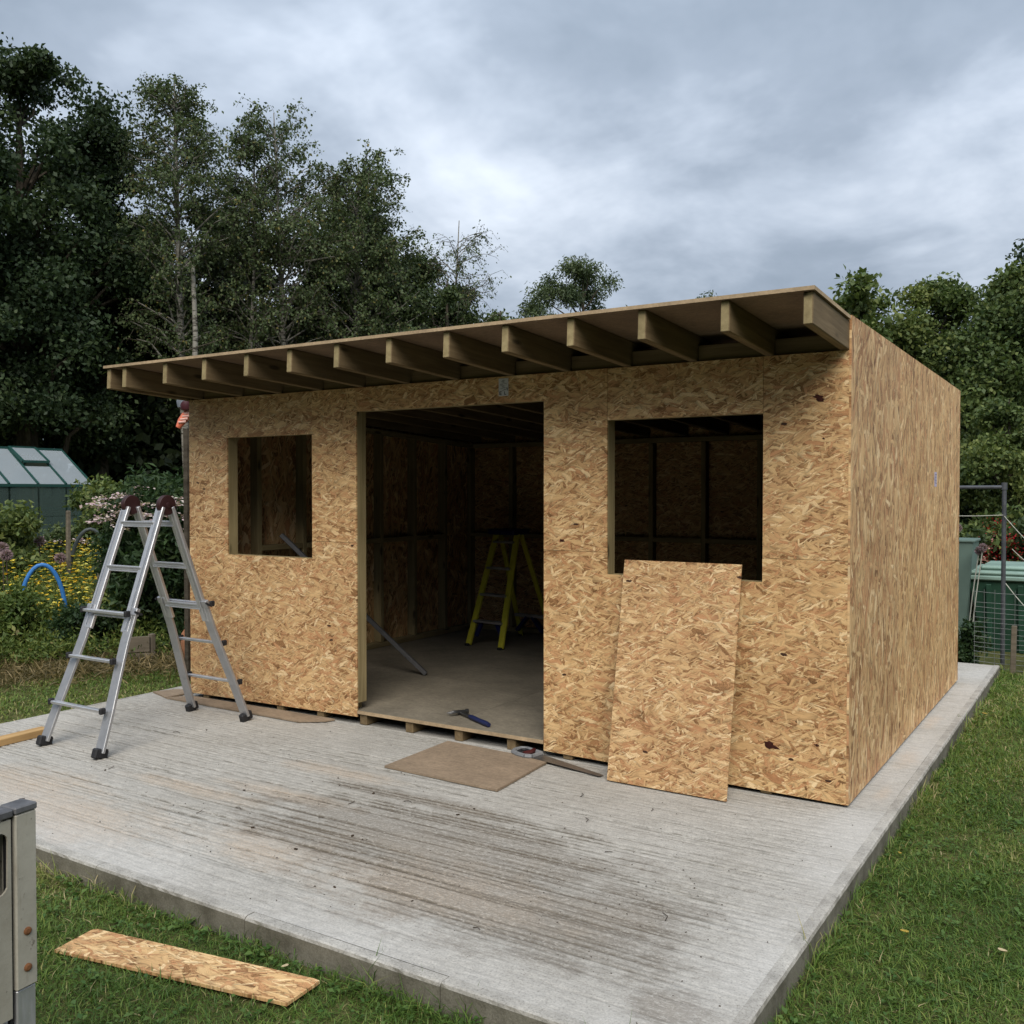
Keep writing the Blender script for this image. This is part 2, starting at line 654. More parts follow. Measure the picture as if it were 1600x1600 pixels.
M['yellow'] = m_plain('yellow_fibreglass', (0.60, 0.55, 0.045), 0.45, 0.4, var=0.1)
M['blue_plastic'] = m_plain('blue_plastic', (0.006, 0.012, 0.085), 0.5, 0.4)
M['dark_bar'] = m_plain('dull_metal_bar', (0.13, 0.13, 0.135), 0.4, 0.5, metal=0.3)
M['hose_blue'] = m_plain('blue_pipe', (0.035, 0.17, 0.46), 0.5, 0.4, var=0.12)
M['hose_black'] = m_plain('dark_pipe', (0.045, 0.055, 0.055), 0.5, 0.4)
M['terracotta'] = m_plain('terracotta', (0.36, 0.16, 0.085), 0.85, 0.15, var=0.2, scale=9)
M['orange'] = m_plain('orange_red_paint', (0.66, 0.17, 0.09), 0.5, 0.3, var=0.25, scale=30)
M['pinkish'] = m_plain('faded_pink_paint', (0.62, 0.36, 0.30), 0.5, 0.3, var=0.2, scale=30)
M['slate'] = m_plain('blue_grey_paint', (0.17, 0.19, 0.22), 0.5, 0.3)
M['maroon'] = m_plain('maroon_paint', (0.06, 0.015, 0.02), 0.5, 0.3)
M['gh_frame'] = m_plain('green_frame_paint', (0.012, 0.055, 0.045), 0.45, 0.4)
M['galv'] = m_plain('galvanised_tube', (0.085, 0.09, 0.10), 0.5, 0.4, metal=0.3, var=0.25, scale=14)
M['wire'] = m_plain('galvanised_wire', (0.19, 0.20, 0.19), 0.5, 0.4, metal=0.3)
M['rope'] = m_plain('pale_cord', (0.42, 0.42, 0.36), 0.9, 0.1)
M['tank'] = m_plain('green_tank_plastic', (0.022, 0.065, 0.040), 0.5, 0.35, var=0.25, scale=4)
M['lid'] = m_plain('pale_green_lid', (0.22, 0.32, 0.27), 0.5, 0.35, var=0.15, scale=4)
M['pale_bin'] = m_plain('pale_green_plastic', (0.12, 0.175, 0.15), 0.55, 0.3, var=0.15, scale=3)
M['soil'] = m_plain('soil', (0.055, 0.04, 0.028), 0.95, 0.1, var=0.4, scale=6, bumpd=0.05)
M['rust'] = m_plain('rusty_steel', (0.16, 0.07, 0.03), 0.8, 0.2, var=0.4, scale=25)

# foliage
M['oak'] = m_leaf('oak_leaves', [(0, (0.022, 0.040, 0.019)), (0.5, (0.038, 0.062, 0.027)), (1, (0.072, 0.102, 0.040))])
M['birch'] = m_leaf('birch_leaves', [(0, (0.046, 0.070, 0.032)), (0.5, (0.076, 0.108, 0.044)), (0.95, (0.125, 0.150, 0.060)), (1, (0.20, 0.17, 0.05))])
M['mid'] = m_leaf('mixed_leaves', [(0, (0.028, 0.046, 0.020)), (0.5, (0.050, 0.076, 0.029)), (1, (0.095, 0.125, 0.042))])
M['fresh_leaf'] = m_leaf('fresh_leaves', [(0, (0.050, 0.082, 0.028)), (0.5, (0.098, 0.138, 0.044)), (1, (0.19, 0.22, 0.062))])
M['willow'] = m_leaf('grey_green_leaves', [(0, (0.055, 0.080, 0.040)), (0.5, (0.088, 0.12, 0.055)), (1, (0.14, 0.17, 0.075))])
M['dark_shrub'] = m_leaf('dark_shrub_leaves', [(0, (0.020, 0.042, 0.018)), (0.5, (0.036, 0.068, 0.026)), (1, (0.07, 0.11, 0.04))])
M['under'] = m_leaf('understorey_leaves', [(0, (0.014, 0.024, 0.012)), (0.6, (0.028, 0.042, 0.018)), (1, (0.045, 0.062, 0.024))], 0.12)  # leaf colour darkened to stand in for the canopy's shade
M['meadow'] = m_leaf('meadow_leaves', [(0, (0.060, 0.10, 0.026)), (0.5, (0.115, 0.16, 0.038)), (0.9, (0.19, 0.21, 0.05)), (1, (0.24, 0.21, 0.08))])
M['petal_yellow'] = m_leaf('yellow_petals', [(0, (0.75, 0.42, 0.02)), (0.5, (0.80, 0.62, 0.05)), (1, (0.80, 0.74, 0.22))], 0.2)
M['petal_pink'] = m_leaf('pale_pink_petals', [(0, (0.42, 0.26, 0.30)), (0.5, (0.60, 0.46, 0.46)), (1, (0.72, 0.64, 0.56))], 0.2)
M['petal_red'] = m_leaf('red_petals', [(0, (0.22, 0.008, 0.012)), (1, (0.50, 0.02, 0.03))], 0.2)
M['petal_coral'] = m_leaf('coral_petals', [(0, (0.5, 0.2, 0.18)), (1, (0.66, 0.36, 0.30))], 0.2)
M['allium'] = m_leaf('allium_heads', [(0, (0.22, 0.15, 0.17)), (1, (0.42, 0.30, 0.32))], 0.2)
M['grass'] = m_leaf('grass_blades', [(0, (0.060, 0.118, 0.020)), (0.35, (0.122, 0.198, 0.036)), (0.68, (0.212, 0.252, 0.058)), (0.86, (0.31, 0.275, 0.115)),
 (1, (0.42, 0.35, 0.19))], 0.25, 0.5)
M['weed'] = m_leaf('weed_leaves', [(0, (0.050, 0.110, 0.025)), (1, (0.12, 0.19, 0.045))], 0.25, 0.45)
M['dry'] = m_leaf('dry_grass', [(0, (0.07, 0.06, 0.025)), (0.5, (0.15, 0.12, 0.055)), (1, (0.28, 0.21, 0.10))], 0.2)
M['bark'] = m_bark('bark', (0.035, 0.028, 0.02), (0.10, 0.085, 0.065))
M['birch_bark'] = m_bark('birch_bark', (0.05, 0.045, 0.036), (0.25, 0.235, 0.20), True)


def m_ground():
    m, N = new_mat('lawn_soil')
    co = N.n('ShaderNodeTexCoord').outputs['Object']
    n1 = N.noise(co, 0.9, 4, 0.6)
    n2 = N.noise(co, 9, 4, 0.7)
    n3 = N.noise(co, 110, 3, 0.7)
    c = N.ramp(n2.outputs[0], [(0.25, (0.060, 0.062, 0.024)), (0.5, (0.105, 0.115, 0.038)), (0.7, (0.17, 0.155, 0.065))])
    c = N.mixc(N.ramp(n1.outputs[0], [(0.58, 0.0), (0.72, 0.75)]), c, (0.15, 0.115, 0.055))
    c = N.mixc(1.0, c, N.ramp(n3.outputs[0], [(0.3, 0.5), (0.7, 1.35)]), 'MULTIPLY')
    setc(N, c, 0.95, 0.1)
    bump(N, n3.outputs[0], 0.02, 0.8)
    return m


def m_concrete(name, top=True):
    m, N = new_mat(name)
    co = N.n('ShaderNodeTexCoord').outputs['Object']
    n1 = N.noise(co, 1.1, 5, 0.6)
    n2 = N.noise(co, 26, 4, 0.7)
    n3 = N.noise(co, 120, 4, 0.8)
    st = N.noise(N.mapping(co, sc=(7, 75, 1)), 1.0, 5, 0.75)
    c = N.ramp(n1.outputs[0], [(0.3, (0.435, 0.408, 0.36)), (0.7, (0.545, 0.522, 0.474))])
    c = N.mixc(1.0, c, N.ramp(n2.outputs[0], [(0.28, 0.80), (0.72, 1.08)]), 'MULTIPLY')
    c = N.mixc(1.0, c, N.ramp(n3.outputs[0], [(0.30, 0.42), (0.46, 0.92), (0.66, 1.14)]), 'MULTIPLY')
    if top:
        at = N.n('ShaderNodeAttribute', attribute_name='groove')
        g = at.outputs['Fac']
        sp = N.n('ShaderNodeSeparateXYZ', ins={0: co})

        def blob(x, y, rx, ry, soft=1.0):
            dx = N.math('DIVIDE', N.math('SUBTRACT', sp.outputs[0], x), rx)
            dy = N.math('DIVIDE', N.math('SUBTRACT', sp.outputs[1], y), ry)
            d = N.math('ADD', N.math('MULTIPLY', dx, dx), N.math('MULTIPLY', dy, dy))
            return N.math('SUBTRACT', 1.0, N.math('POWER', d, 0.5))
        rag = N.noise(N.mapping(co, sc=(2.4, 3.6, 1)), 1.5, 6, 0.72)
        rg = N.math('MULTIPLY', N.math('SUBTRACT', rag.outputs[0], 0.5), 2.2)
        bk = N.noise(N.mapping(co, sc=(9, 45, 1)), 1.0, 5, 0.8)
        gb = N.math('MULTIPLY', g, N.ramp(bk.outputs[0], [(0.44, 0.05), (0.55, 1.0)]))
        # grooves look darker where dust has collected
        c = N.mixc(N.math('MULTIPLY', g, 0.35), c, (0.28, 0.26, 0.225))
        c = N.mixc(N.math('MULTIPLY', gb, 0.95), c, (0.12, 0.108, 0.085))
        c = N.mixc(1.0, c, N.ramp(st.outputs[0], [(0.3, 0.74), (0.6, 1.06)]), 'MULTIPLY')
        # sawdust
        saw = None
        for b in ((-3.0, -1.55, 0.75, 0.10), (-2.55, -1.35, 0.6, 0.10), (-3.3, -2.15, 0.9, 0.35), (-2.1, -1.95, 0.5, 0.22), (-2.6, -0.9, 0.5, 0.12),
                  (-1.2, -1.9, 0.7, 0.35), (0.08, 1.1, 0.08, 0.30), (0.10, 0.35, 0.05, 0.16), (0.05, 2.2, 0.07, 0.3), (-3.9, -2.0, 0.7, 0.3)):
            v = blob(*b)
            saw = v if saw is None else N.math('MAXIMUM', saw, v)
        sm = N.ramp(N.math('ADD', saw, rg), [(0.0, 0.0), (0.75, 0.62)])
        sm = N.math('MULTIPLY', sm, N.ramp(n3.outputs[0], [(0.38, 0.10), (0.60, 0.85)]))
        c = N.mixc(N.math('MULTIPLY', sm, 0.8), c, (0.55, 0.385, 0.24))
        # mud trodden into the grooves
        mud = None
        for b in ((-1.45, -1.55, 1.35, 0.50), (-0.85, -1.95, 0.85, 0.36), (-0.5, -1.75, 0.45, 0.25), (-1.75, -1.05, 0.8, 0.10), (0.0, -2.25, 0.20, 0.16), (-2.05, -1.7, 0.5, 0.2)):
            v = blob(*b)
            mud = v if mud is None else N.math('MAXIMUM', mud, v)
        mm = N.math('ADD', mud, rg)
        mp = N.noise(N.mapping(co, sc=(13, 30, 1)), 3.0, 5, 0.85)
        m1 = N.math('MULTIPLY', N.ramp(mm, [(0.0, 0.0), (0.45, 1.0)]), N.ramp(mp.outputs[0], [(0.43, 0.0), (0.49, 1.0)]))
        m1 = N.math('MULTIPLY', m1, N.math('ADD', 0.45, N.math('MULTIPLY', g, 1.0)), clamp=True)
        c = N.mixc(m1, c, (0.085, 0.070, 0.052))
        gm = N.math('MULTIPLY', g, N.ramp(mm, [(-0.0, 0.0), (0.5, 1.0)]), clamp=True)
        c = N.mixc(N.math('MULTIPLY', gm, N.ramp(bk.outputs[0], [(0.38, 0.15), (0.52, 0.85)])), c, (0.075, 0.062, 0.046))
        c = N.mixc(N.ramp(mm, [(0.0, 0.0), (0.9, 0.26)]), c, (0.34, 0.285, 0.22))
        # dark crumbs over the whole slab
        sp2 = N.noise(N.mapping(co, sc=(1, 1.8, 1)), 62, 2, 0.6)
        spm = N.math('MULTIPLY', N.ramp(sp2.outputs[0], [(0.64, 0.0), (0.70, 0.8)]), N.ramp(rag.outputs[0], [(0.4, 0.15), (0.6, 1.0)]))
        c = N.mixc(spm, c, (0.10, 0.085, 0.065))
        # pale efflorescence along the near edges
        ed = N.math('MAXIMUM', N.ramp(N.math('SUBTRACT', -2.05, sp.outputs[1]), [(0.0, 0.0), (0.35, 0.25)]),
                    N.ramp(N.math('SUBTRACT', sp.outputs[0], -0.25), [(0.0, 0.0), (0.35, 0.25)]))
        c = N.mixc(N.math('MULTIPLY', ed, N.ramp(n1.outputs[0], [(0.4, 0.3), (0.6, 1.0)])), c, (0.64, 0.625, 0.60))
    else:
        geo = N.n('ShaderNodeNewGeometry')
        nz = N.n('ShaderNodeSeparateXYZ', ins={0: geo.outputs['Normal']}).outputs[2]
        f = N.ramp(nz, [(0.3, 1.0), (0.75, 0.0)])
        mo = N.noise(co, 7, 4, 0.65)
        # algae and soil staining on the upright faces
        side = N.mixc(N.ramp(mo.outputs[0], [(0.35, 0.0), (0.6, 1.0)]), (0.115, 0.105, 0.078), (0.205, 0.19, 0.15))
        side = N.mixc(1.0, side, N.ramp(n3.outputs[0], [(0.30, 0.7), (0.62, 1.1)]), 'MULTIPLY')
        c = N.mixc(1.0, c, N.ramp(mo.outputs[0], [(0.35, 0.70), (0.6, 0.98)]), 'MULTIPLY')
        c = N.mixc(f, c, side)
    setc(N, c, 0.9, 0.18)
    hb = N.math('ADD', N.math('MULTIPLY', n2.outputs[0], 0.6), N.math('MULTIPLY', n3.outputs[0], 0.8))
    bump(N, hb, 0.004, 0.8)
    return m


M['ground'] = m_ground()
M['concrete'] = m_concrete('tined_concrete', True)
M['kerb'] = m_concrete('edging_concrete', False)

# ================================================================== GROUND
nx, ny = 120, 110
gx = np.linspace(-120, 90, nx)
gy = np.linspace(-60, 160, ny)
GX, GY = np.meshgrid(gx, gy)
GZ = gz(GX, GY)
V = np.stack([GX, GY, GZ], -1).reshape(-1, 3)
i = np.arange(nx * ny).reshape(ny, nx)
F = np.stack([i[:-1, :-1], i[:-1, 1:], i[1:, 1:], i[1:, :-1]], -1).reshape(-1, 4)
g = bulk('ground', V, F, M['ground'], smooth=True)
tag(g, 'mown lawn ground with worn patches around the slab', 'ground', kind='structure')
del g['category']

# ---- slab: tined top as real relief, sides below
SX0, SX1, SY0, SY1 = -5.38, 0.222, -2.49, 4.872
KW = 0.05
rng = np.random.default_rng(3)
xs = np.linspace(SX0 + KW + 0.0004, SX1 - KW - 0.0004, 70)
ys = np.arange(SY0 + KW + 0.0004, SY1 - KW, 0.0047)
dep = np.zeros((len(ys), len(xs)))
gpos = []
y = ys[0]
while y < ys[-1]:
    y += rng.uniform(0.015, 0.046)
    gpos.append(y)
XX = xs[None, :]
for y0 in gpos:
    ph, ph2 = rng.uniform(0, 6.28, 2)
    wob_ = rng.uniform(.8, 1.6)
    amp = rng.uniform(0.25, 1.0)
    yc = y0 + 0.004 * np.sin(XX * rng.uniform(0.6, 1.6) + ph) + 0.0016 * np.sin(XX * 7 + ph2)
    a = amp * np.clip(0.62 + 0.5 * np.sin(XX * rng.uniform(0.8, 2.6) + ph2) + 0.25 * np.sin(XX * 5.3 + ph), 0.05, 1.2)
    k0, k1 = np.searchsorted(ys, (y0 - 0.03, y0 + 0.03))
    yy = ys[k0:k1, None]
    dep[k0:k1] = np.maximum(dep[k0:k1], a * np.exp(-((yy - yc) / (0.0055 + 0.0045 * amp)) ** 2))
# floated smooth towards the edges
ex = np.clip((SX1 - 0.10 - xs) / 0.25, 0, 1)[None, :] * np.clip((xs - SX0 - 0.08) / 0.2, 0, 1)[None, :]
ey = np.clip((ys - SY0 - 0.12) / 0.35, 0, 1)[:, None]
dep = dep * (0.25 + 0.75 * ex) * (0.2 + 0.8 * ey)
YY, XG = np.meshgrid(ys, xs, indexing='ij')
ZZ = -0.0075 * dep + 0.0012 * np.sin(XG * 2.1 + YY * 1.3)
V = np.stack([XG, YY, ZZ], -1).reshape(-1, 3)
i = np.arange(V.shape[0]).reshape(len(ys), len(xs))
F = np.stack([i[:-1, :-1], i[:-1, 1:], i[1:, 1:], i[1:, :-1]], -1).reshape(-1, 4)
slab = bulk('concrete_slab', V, F, M['concrete'], smooth=True)
ga = slab.data.attributes.new('groove', 'FLOAT', 'POINT')
ga.data.foreach_set('value', dep.astype(np.float32).ravel())
tag(slab, 'pale tined concrete slab under the shed', kind='structure')

# ---- precast edging stones round the slab
def edging(p0, p1, w, h, out):
    p0, p1 = Vector(p0), Vector(p1)
    d = (p1 - p0)
    L = d.length
    n = max(4, int(L / 0.035))
    ux = d.normalized()
    uo = Vector(out)
    prof = [(-w / 2, -h), (w / 2, -h), (w / 2, -0.012), (w / 2 - 0.006, -0.003), (w / 2 - 0.014, 0.0005), (-w / 2, 0.0005)]
    vs, fs = [], []
    m_ = len(prof)
    for k in range(n + 1):
        c = p0 + ux * (L * k / n)
        for a, b in prof:
            j = random.uniform(-0.0009, 0.0009)
            chip = random.uniform(0, 0.012) if False else 0
            vs.append(c + uo * (a + j - chip * 0.6) + Vector((0, 0, b + j * 0.6 - chip)))
    for k in range(n):
        for q in range(m_):
            q2 = (q + 1) % m_
            fs.append((k * m_ + q, k * m_ + q2, (k + 1) * m_ + q2, (k + 1) * m_ + q))
    fs.append(tuple(range(m_)))
    fs.append(tuple(n * m_ + q for q in range(m_)))
    MB().add(vs, fs).build('edging_stone', M['kerb'], slab)


def edge_run(a, b, out, joints):
    a, b = Vector(a), Vector(b)
    d = (b - a)
    L = d.length
    cuts = [0] + [j for j in joints if 0.05 < j < L - 0.05] + [L]
    u = d.normalized()
    for s, e in zip(cuts[:-1], cuts[1:]):
        off = random.uniform(-0.0015, 0.0012)
        edging(a + u * (s + 0.0015) + Vector((0, 0, off * 0.6)), a + u * (e - 0.0015) + Vector((0, 0, off * 0.6 + random.uniform(-.001, .001))), KW, 0.30, out)


kx = SX1 - KW / 2
edge_run((kx, SY0, 0), (kx, SY1, 0), (1, 0, 0), [0.99, 1.907, 2.82, 3.73, 4.70, 5.665, 6.6])
ky = SY0 + KW / 2
edge_run((SX1 - KW - .001, ky, 0), (SX0 + KW + .001, ky, 0), (0, -1, 0), [0.88, 1.795, 2.71, 3.62, 4.53])
edge_run((SX0 + KW / 2, SY0, 0), (SX0 + KW / 2, SY1, 0), (-1, 0, 0), [0.915 * k for k in range(1, 8)])
edge_run((SX0 + KW + .001, SY1 - KW / 2, 0), (SX1 - KW - .001, SY1 - KW / 2, 0), (0, 1, 0), [0.915 * k for k in range(1, 6)])

# ================================================================== SHED
shed = empty('timber_shed', (-2.5, 1.9, 0.0))
tag(shed, 'unfinished strand board shed with open doorway, two window openings and overhanging flat roof', 'shed')
W_, D_ = 4.986, 3.84
H1, S = 2.309, 1.25
T = 0.011
a0, a1, b0, b1 = -1.36, -0.448, 1.122, 2.012
e0, e1, g0, g1 = -4.554, -3.684, 1.126, 2.007
h0, h1, hz = -3.27, -1.784, 2.147


def zb(x):
    return 0.014 + (-x) * 0.0122 if x > -3.3 else 0.030


G = 0.0011
front = [
    [(-W_, zb(-W_)), (h0, zb(h0)), (h0, S - G), (e1, S - G), (e1, g0), (e0, g0), (e0, S - G), (-W_, S - G)],
    [(-W_, S + G), (e0, S + G), (e0, g1), (e1 - G, g1), (e1 - G, H1), (-W_, H1)],
    [(e1 + G, S + G), (h0, S + G), (h0, hz), (h1, hz), (h1, S + G), (a0 - G, S + G), (a0 - G, H1), (e1 + G, H1)],
    [(a0 + G, b1), (a1 - G, b1), (a1 - G, H1), (a0 + G, H1)],
    [(a1 + G, S + G), (-T, S + G), (-T, H1), (a1 + G, H1)],
    [(h1, zb(h1)), (-T, zb(0)), (-T, S - G), (a1, S - G), (a1, b0), (a0, b0), (a0, S - G), (h1, S - G)],
]
for k, poly in enumerate(front):
    o = MB().prism(poly, 0.0 + 0.0006 * (k % 2), T, 'xz').build('osb_sheet', M['osb_xz'], shed)
# right-hand side
cuts = [-0.002, 1.26, 2.54, D_]
ztop = lambda y: 2.483 - 0.010 * y
side_sheets = []
for k in range(3):
    y0_, y1_ = cuts[k] + G, cuts[k + 1] - G
    o = MB().prism([(y0_, 0.016), (y1_, 0.016), (y1_, ztop(y1_)), (y0_, ztop(y0_))], -T, 0.0 - 0.0007 * (k % 2), 'yz').build('osb_sheet', M['osb_yz'], shed)
# left-hand side and rear
for k in range(3):
    y0_, y1_ = max(cuts[k], T) + G, cuts[k + 1] - G
    MB().prism([(y0_, 0.02), (y1_, 0.02), (y1_, H1 - .045 * y1_ + .14), (y0_, H1 - .045 * y0_ + .14)], -W_, -W_ + T, 'yz').build('osb_sheet', M['osb_yz'], shed)
for k in range(4):
    x0_, x1_ = -W_ + T + k * 1.241 + G, -W_ + T + (k + 1) * 1.241 - G
    x1_ = min(x1_, -T - G)
    MB().prism([(x0_, 0.02), (x1_, 0.02), (x1_, H1 - .045 * D_ + .145), (x0_, H1 - .045 * D_ + .145)], D_ - T, D_ - 0.001, 'xz').build('osb_sheet', M['osb_xz'], shed)

# studs: front wall round the openings
ST = 0.045
FY = T + 0.045 + 0.001      # centre of a 90 mm stud behind the sheet
FL = 0.094                  # top of the floor


def stud(x, y, z0, z1, wx, wy):
    return beam('stud', (x, y, z0), (x, y, z1), wy, wx, M['stud'], shed, up=(1, 0, 0))


for x, z0, z1 in ((e0 - ST / 2, .145, 2.26), (e1 + ST / 2, .145, 2.26), (h0 - ST / 2, .145, 2.26), (h1 + ST / 2, .145, 2.26),
                  (a0 - ST / 2, .145, 2.26), (a1 + ST / 2, .145, 2.26), (-W_ + T + .03, .145, 2.26), (-T - .03, .145, 2.26)):
    stud(x, FY, z0, z1, ST, 0.09)
for (xa, xb, za, zb_) in ((e0, e1, g0, g1), (a0, a1, b0, b1)):
    beam('window_sill', (xa + .001, FY, za - ST / 2 - .001), (xb - .001, FY, za - ST / 2 - .001), 0.09, ST, M['stud'], shed)
    beam('window_head', (xa + .001, FY, zb_ + ST / 2 + .003), (xb - .001, FY, zb_ + ST / 2 + .003), 0.09, ST, M['stud'], shed)
beam('door_head', (h0 + .001, FY, hz + ST / 2 + .003), (h1 - .001, FY, hz + ST / 2 + .003), 0.09, ST, M['stud'], shed)
beam('top_plate', (-W_ + T + .05, FY, H1 - .024), (-T - .055, FY, H1 - .024), 0.09, ST, M['stud'], shed)
beam('sole_plate', (-W_ + T + .004, FY, .119), (h0 - .046, FY, .119), 0.09, ST, M['stud'], shed)
beam('sole_plate', (h1 + .046, FY, .119), (-T - .004, FY, .119), 0.09, ST, M['stud'], shed)
# rear wall frame
ry = D_ - T - .001 - .045
for k in range(10):
    x = -W_ + T + .03 + k * (W_ - 2 * T - .06) / 9
    stud(x, ry, .145, 2.08, ST, .09)
    if k < 9:
        xb = x + (W_ - 2 * T - .06) / 9
        beam('nogging', (x + .024, ry, 1.13), (xb - .024, ry, 1.13), .09, ST, M['stud'], shed)
beam('top_plate', (-W_ + T + .004, ry, 2.105), (-T - .004, ry, 2.105), .09, ST, M['stud'], shed)
beam('sole_plate', (-W_ + T + .004, ry, .119), (-T - .004, ry, .119), .09, ST, M['stud'], shed)
# side wall frames
for xw in (-W_ + T + .046, -T - .046):
    for k in range(1, 7):
        y = .11 + k * 0.52
        o = stud(xw, y, .145, 2.26 - .045 * y, .09, ST)
        if k < 6:
            beam('nogging', (xw, y + .024, 1.13), (xw, y + .496, 1.13), .09, ST, M['stud'], shed)
    beam('sole_plate', (xw, .105, .119), (xw, ry - .047, .119), .09, ST, M['stud'], shed)
    beam('top_plate', (xw, .105, 2.27), (xw, ry - .047, 2.27 - .045 * 3.6), .09, ST, M['stud'], shed)

# roof joists, overhanging the front wall
JL = [-.057, -.439, -.862, -1.259, -1.653, -2.042, -2.454, -2.855, -3.25, -3.633, -4.031, -4.436, -4.877, -5.047]
zj = lambda y: H1 + 0.002 - 0.045 * y
JH = 0.145
for k, x in enumerate(JL):
    xc = x + ST / 2
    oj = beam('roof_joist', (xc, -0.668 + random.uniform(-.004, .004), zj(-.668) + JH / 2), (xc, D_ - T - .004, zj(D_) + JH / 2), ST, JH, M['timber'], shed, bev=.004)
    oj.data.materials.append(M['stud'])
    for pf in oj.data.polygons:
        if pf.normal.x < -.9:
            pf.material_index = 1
# noggings on the wall plate between the joists
for k in range(len(JL) - 2):
    xa, xb = JL[k + 1] + ST + .002, JL[k] - .002
    beam('nogging', (xa, .04, zj(.04) + .045), (xb, .04, zj(.04) + .045), ST, .088, M['timber'], shed)
# roof deck
zd = lambda y: zj(y) + JH + 0.001
rows = [(-.690, -.020, -5.062, 0.0), (-.016, 1.25, -5.062, -.013), (1.254, 2.5, -5.062, -.013), (2.504, D_, -5.062, -.013)]
for (ya, yb, xa, xb) in rows:
    for (p, q) in ((xa, -2.62), (-2.616, xb)):
        vs = [(p, ya, zd(ya)), (q, ya, zd(ya)), (q, yb, zd(yb)), (p, yb, zd(yb))]
        vs += [(x, y, z + .018) for x, y, z in vs]
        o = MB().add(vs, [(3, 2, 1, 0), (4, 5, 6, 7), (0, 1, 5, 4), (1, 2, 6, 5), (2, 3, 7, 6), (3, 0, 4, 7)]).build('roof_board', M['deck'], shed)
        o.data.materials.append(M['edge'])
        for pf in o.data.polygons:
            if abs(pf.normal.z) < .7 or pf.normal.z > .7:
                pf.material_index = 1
# floor
for (xa, xb) in ((-W_ + .02, -2.54), (-2.537, -.02)):
    for (ya, yb) in ((.013, 1.25), (1.253, 2.5), (2.503, D_ - .015)):
        MB().prism([(xa, ya), (xb, ya), (xb, yb), (xa, yb)], .076, FL, 'xy').build('floor_board', M['floor'], shed)
MB().prism([(h0 + .003, -.004), (h1 - .003, -.004), (h1 - .003, .0125), (h0 + .003, .0125)], .0765, FL + .001, 'xy').build('threshold', M['edge'], shed)
for k in range(12):
    x = -4.93 + k * .4 - 0.0
    x = -3.225 + (k - 4) * .4
    beam('floor_joist', (x, .012, .0385), (x, D_ - .02, .0385), .062, .072, M['timber'], shed)
# paper labels stapled to the sheets
pl = MB().box((-2.071, -.0012, 2.243), (.070, .0015, .108)).build('paper_label', M['paper'], shed)
pm = MB()
for (x, z, sx, sz) in ((-2.098, 2.207, .004, .022), (-2.091, 2.216, .014, .004), (-2.091, 2.207, .011, .004), (-2.091, 2.198, .014, .004),
                       (-2.063, 2.206, .004, .020), (-2.057, 2.198, .014, .004), (-2.046, 2.236, .012, .004), (-2.043, 2.228, .004, .014)):
    pm.box((x, -.0024, z), (sx, .0006, sz))
for k in range(16):
    pm.box((-2.07 + random.uniform(-.02, .014), -.0024, 2.285 - k * .0042), (random.uniform(.008, .024), .0005, .0016))
pm.build('print', M['ink'], pl)
pl = MB().box((.0012, 2.60, 1.69), (.0015, .10, .105)).build('paper_label', M['purple'], shed)
pm = MB()
for k in range(7):
    pm.box((.0024, 2.60 + random.uniform(-.015, .015), 1.725 - k * .011), (.0006, random.uniform(.03, .07), .0028))
pm.build('print', M['ink'], pl)
# resin marks and odd chips on the right-hand front sheets
for (x, z, s, mt) in ((-.16, 2.077, .035, 'knot'), (-.40, .262, .05, 'knot'), (-.372, .095, .055, 'rednot'), (-.16, .30, .014, 'knot'), (-.135, 1.87, .012, 'knot'), (-1.66, 1.31, .022, 'knot')):
    n = 15
    pts = []
    for k in range(n):
        a = 2 * math.pi * k / n
        r = s * random.uniform(.35, .95)
        pts.append((x + math.cos(a) * r * 1.15, z + math.sin(a) * r * .6 - math.cos(a) * r * .25))
    MB().prism(pts, -.0014, -.0002, 'xz').build('wood_mark', M[mt], shed)

# ================================================================== LADDER (aluminium, folding)
lad = empty('folding_ladder', (-4.29, -.9, 0))
tag(lad, 'silver aluminium folding ladder standing open on the slab', 'ladder')
TOPZ = 1.50


RS = 1


